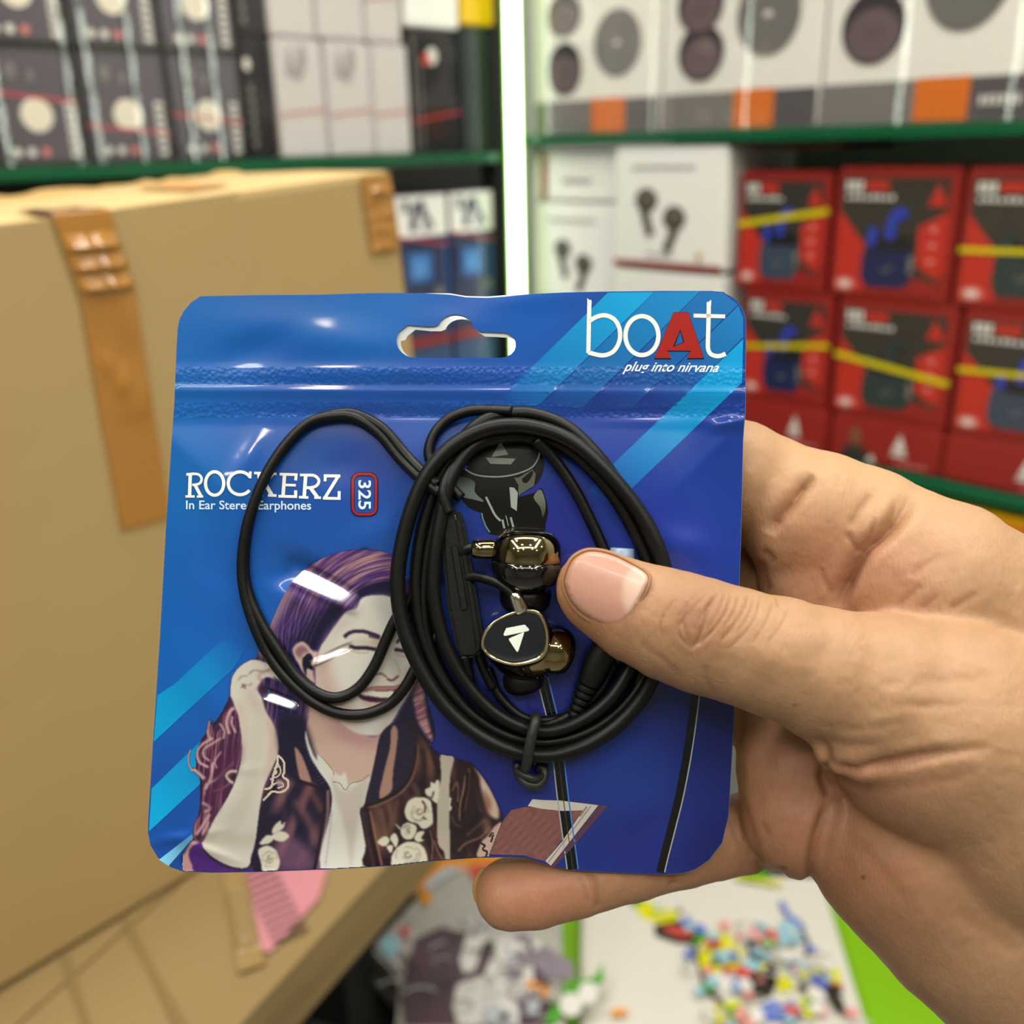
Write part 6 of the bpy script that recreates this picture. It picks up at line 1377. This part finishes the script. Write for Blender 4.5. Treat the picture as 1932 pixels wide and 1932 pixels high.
for P, w, d, zlo, zhi, tone in CREASE:
    A = np.array(P); m = face_cam & (hu > A[:, 0].min() - 40) & (hu < A[:, 0].max() + 40) & (hv > A[:, 1].min() - 40) & (hv < A[:, 1].max() + 40) & (zz > zlo) & (zz < zhi)
    if not m.any(): continue
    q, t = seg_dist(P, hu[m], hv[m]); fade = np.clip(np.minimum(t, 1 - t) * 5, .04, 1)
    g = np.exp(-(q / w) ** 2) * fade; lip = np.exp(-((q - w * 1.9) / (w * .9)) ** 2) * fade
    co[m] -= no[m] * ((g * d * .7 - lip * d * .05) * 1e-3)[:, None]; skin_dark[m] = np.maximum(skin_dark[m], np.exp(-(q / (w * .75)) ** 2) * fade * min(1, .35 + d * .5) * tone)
# gentle fleshy unevenness
nz_ = (vnoise(hu * .02 + 3, hv * .02 + zz * .1, 21) - .5) * .35 + (vnoise(hu * .06, hv * .06 + zz * .2, 22) - .5) * .12
co += no * (nz_ * 1e-3)[:, None]
me2.vertices.foreach_set('co', co.astype(np.float32).ravel()); me2.update()
# skin colour: pinker pads, browner knuckle, darker creases; lower hand's shade painted in
base = np.tile(lin((174, 136, 102)), (nv, 1)); 
def tint(u, v, su, sv, ang, col, a, zlo=-40, zhi=40):
    global base
    w = (a * gauss(hu, hv, u, v, su, sv, ang) * ((zz > zlo) & (zz < zhi)))[:, None]; base = base * (1 - w) + lin(col) * w
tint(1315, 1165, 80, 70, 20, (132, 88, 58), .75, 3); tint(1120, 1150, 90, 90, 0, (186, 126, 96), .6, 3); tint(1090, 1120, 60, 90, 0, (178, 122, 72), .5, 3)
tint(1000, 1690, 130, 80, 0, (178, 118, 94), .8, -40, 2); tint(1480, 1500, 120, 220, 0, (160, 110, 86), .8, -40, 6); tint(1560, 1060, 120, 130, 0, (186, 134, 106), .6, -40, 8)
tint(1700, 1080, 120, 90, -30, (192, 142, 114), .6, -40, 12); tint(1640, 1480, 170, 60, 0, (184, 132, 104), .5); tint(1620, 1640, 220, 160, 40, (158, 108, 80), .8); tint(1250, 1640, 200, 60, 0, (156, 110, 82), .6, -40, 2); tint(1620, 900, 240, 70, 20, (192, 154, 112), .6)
mot = vnoise(hu * .05, hv * .05, 31) * .6 + vnoise(hu * .13, hv * .13, 32) * .4 - .5
base *= (1 + .10 * mot)[:, None]; base[:, 0] *= 1 + .03 * mot
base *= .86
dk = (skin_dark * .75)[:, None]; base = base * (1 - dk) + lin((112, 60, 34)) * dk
for (u, v, r) in ((1629, 1655, 4), (1500, 1330, 2.5)):
    w = (np.exp(-((hu - u) ** 2 + (hv - v) ** 2) / r ** 2) * face_cam)[:, None]; base = base * (1 - w) + lin((90, 40, 34)) * w
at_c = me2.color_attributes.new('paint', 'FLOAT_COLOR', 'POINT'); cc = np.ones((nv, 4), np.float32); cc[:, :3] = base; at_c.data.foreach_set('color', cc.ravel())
m_skin = mat('skin', (206, 160, 118), .50, vcol='paint', sss=.12, spec=.35)
def skin_bump(m):
    nt = m.node_tree; b = nt.nodes['Principled BSDF']; tc = nt.nodes.new('ShaderNodeTexCoord')
    mp = nt.nodes.new('ShaderNodeMapping'); mp.inputs['Rotation'].default_value = (0, 0, R(55)); mp.inputs['Scale'].default_value = (1, .22, 1); nt.links.new(tc.outputs['Object'], mp.inputs[0])
    v = nt.nodes.new('ShaderNodeTexVoronoi'); v.feature = 'DISTANCE_TO_EDGE'; v.inputs['Scale'].default_value = 1300; nt.links.new(mp.outputs[0], v.inputs['Vector'])
    n = nt.nodes.new('ShaderNodeTexNoise'); n.inputs['Scale'].default_value = 700; n.inputs['Detail'].default_value = 5; nt.links.new(tc.outputs['Object'], n.inputs['Vector'])
    a = nt.nodes.new('ShaderNodeMath'); a.operation = 'ADD'; nt.links.new(v.outputs['Distance'], a.inputs[0]); nt.links.new(n.outputs['Fac'], a.inputs[1])
    bp = nt.nodes.new('ShaderNodeBump'); bp.inputs['Strength'].default_value = .24; bp.inputs['Distance'].default_value = .00045
    nt.links.new(a.outputs[0], bp.inputs['Height']); nt.links.new(bp.outputs[0], b.inputs['Normal'])
skin_bump(m_skin)
me2.materials.clear(); me2.materials.append(m_skin); me2.shade_smooth()
hand.matrix_world = VIEW_FRAME
tag(hand, 'bare right hand gripping the blue pouch with the thumb over the coiled earphones', 'hand')

# thumbnail: a curved plate seated on the skin
def skin_z(u, v, zlo=0):
    """front height (mm) of the skin under an image pixel, from the nearest skin vertices"""
    m = (no[:, 2] > .05) & (zz > zlo); out = np.zeros(len(u)); hu2, hv2, z2 = hu[m], hv[m], zz[m]
    for i in range(len(u)):
        w = np.exp(-((hu2 - u[i]) ** 2 + (hv2 - v[i]) ** 2) / 18 ** 2); out[i] = (w @ z2) / (w.sum() + 1e-9)
    return out
NAIL = smooth_poly(h6([(148, 650), (172, 610), (215, 585), (265, 583), (330, 600), (400, 634), (448, 664), (462, 690), (450, 730), (425, 775), (385, 840), (345, 870), (300, 872), (245, 850), (195, 815), (155, 765), (135, 705)]), 4)
nc = np.mean(NAIL, 0); dirn = np.array([math.cos(R(21)), math.sin(R(21))])
def nail_z(u, v):
    """plate: flat along the thumb, arched across it"""
    s = (u - nc[0]) * dirn[0] + (v - nc[1]) * dirn[1]; c = -(u - nc[0]) * dirn[1] + (v - nc[1]) * dirn[0]
    return NZ0 + .012 * (s - 0) * NSL - 1.25 * (np.abs(c) / 64) ** 2.4
zs = skin_z(np.array([nc[0] - 45 * dirn[0], nc[0], nc[0] + 55 * dirn[0]]), np.array([nc[1] - 45 * dirn[1], nc[1], nc[1] + 55 * dirn[1]]), 3)
NZ0 = zs[1] + 1.15; NSL = (zs[2] - zs[0]) / 100 / .012 * .75
Vn, Fn = tri_sheet(NAIL, [], 5)
lun = np.clip(((Vn[:, 0] - nc[0]) * dirn[0] + (Vn[:, 1] - nc[1]) * dirn[1] - 22) / 6, 0, 1) * np.clip(1 - np.hypot((Vn[:, 0] - 1215) / 46, (Vn[:, 1] - 1120) / 62) ** 6, 0, 1)
edge = np.min(np.hypot(Vn[:, None, 0] - np.array(NAIL)[None, :, 0], Vn[:, None, 1] - np.array(NAIL)[None, :, 1]), 1)
tipw = np.clip((-((Vn[:, 0] - nc[0]) * dirn[0] + (Vn[:, 1] - nc[1]) * dirn[1]) - 52) / 14, 0, 1) * np.clip(1 - edge / 12, 0, 1)
nailc = lin((184, 138, 120)) * (1 - lun[:, None]) + lin((206, 172, 154)) * lun[:, None]; nailc = nailc * (1 - .6 * tipw[:, None]) + lin((150, 112, 62)) * .6 * tipw[:, None]
nz1 = nail_z(Vn[:, 0], Vn[:, 1]) - 1.1 * np.clip(1 - edge / 7, 0, 1) ** 2
nail = npmesh('thumbnail', unproject_n(Vn[:, 0], Vn[:, 1], nz1), Fn, hand, mat('nail_plate', (214, 164, 142), .3, vcol='paint', coat=.12, spec=.45, bump=(500, .06)), True, nailc)
nail['label'] = 'pinkish thumbnail with a pale half-moon'
# rim of skin framing the nail
NP = np.array(NAIL); rim = []
for i in range(0, len(NP) + 1, 2):
    p = NP[i % len(NP)]; o_ = p + (p - nc) / np.hypot(*(p - nc)) * 3.5; z = float(nail_z(np.array([o_[0]]), np.array([o_[1]]))[0]) - 1.15
    rim.append((o_[0], o_[1], z, 0))
nf = tube('nail_fold', rim, 3.6, mat('nail_fold_skin', (150, 108, 74), .5, sss=.1, noise=(900, .12)), hand, 8, 3, cap=False)
nf['label'] = 'brownish fold of skin round the thumbnail'
# sliver of nail at the tip of the little finger
ls = [(899, 1662), (903, 1650), (912, 1640), (922, 1634)]
tube('little_fingernail', [(899, 1700, -10.5, 0), (897, 1678, -10.0, 0), (902, 1655, -9.6, 0), (914, 1638, -9.6, 0)], [4, 6, 6, 4], mat('nail_edge', (196, 150, 84), .35, coat=.3, noise=(300, .1)), hand, 10, 5)
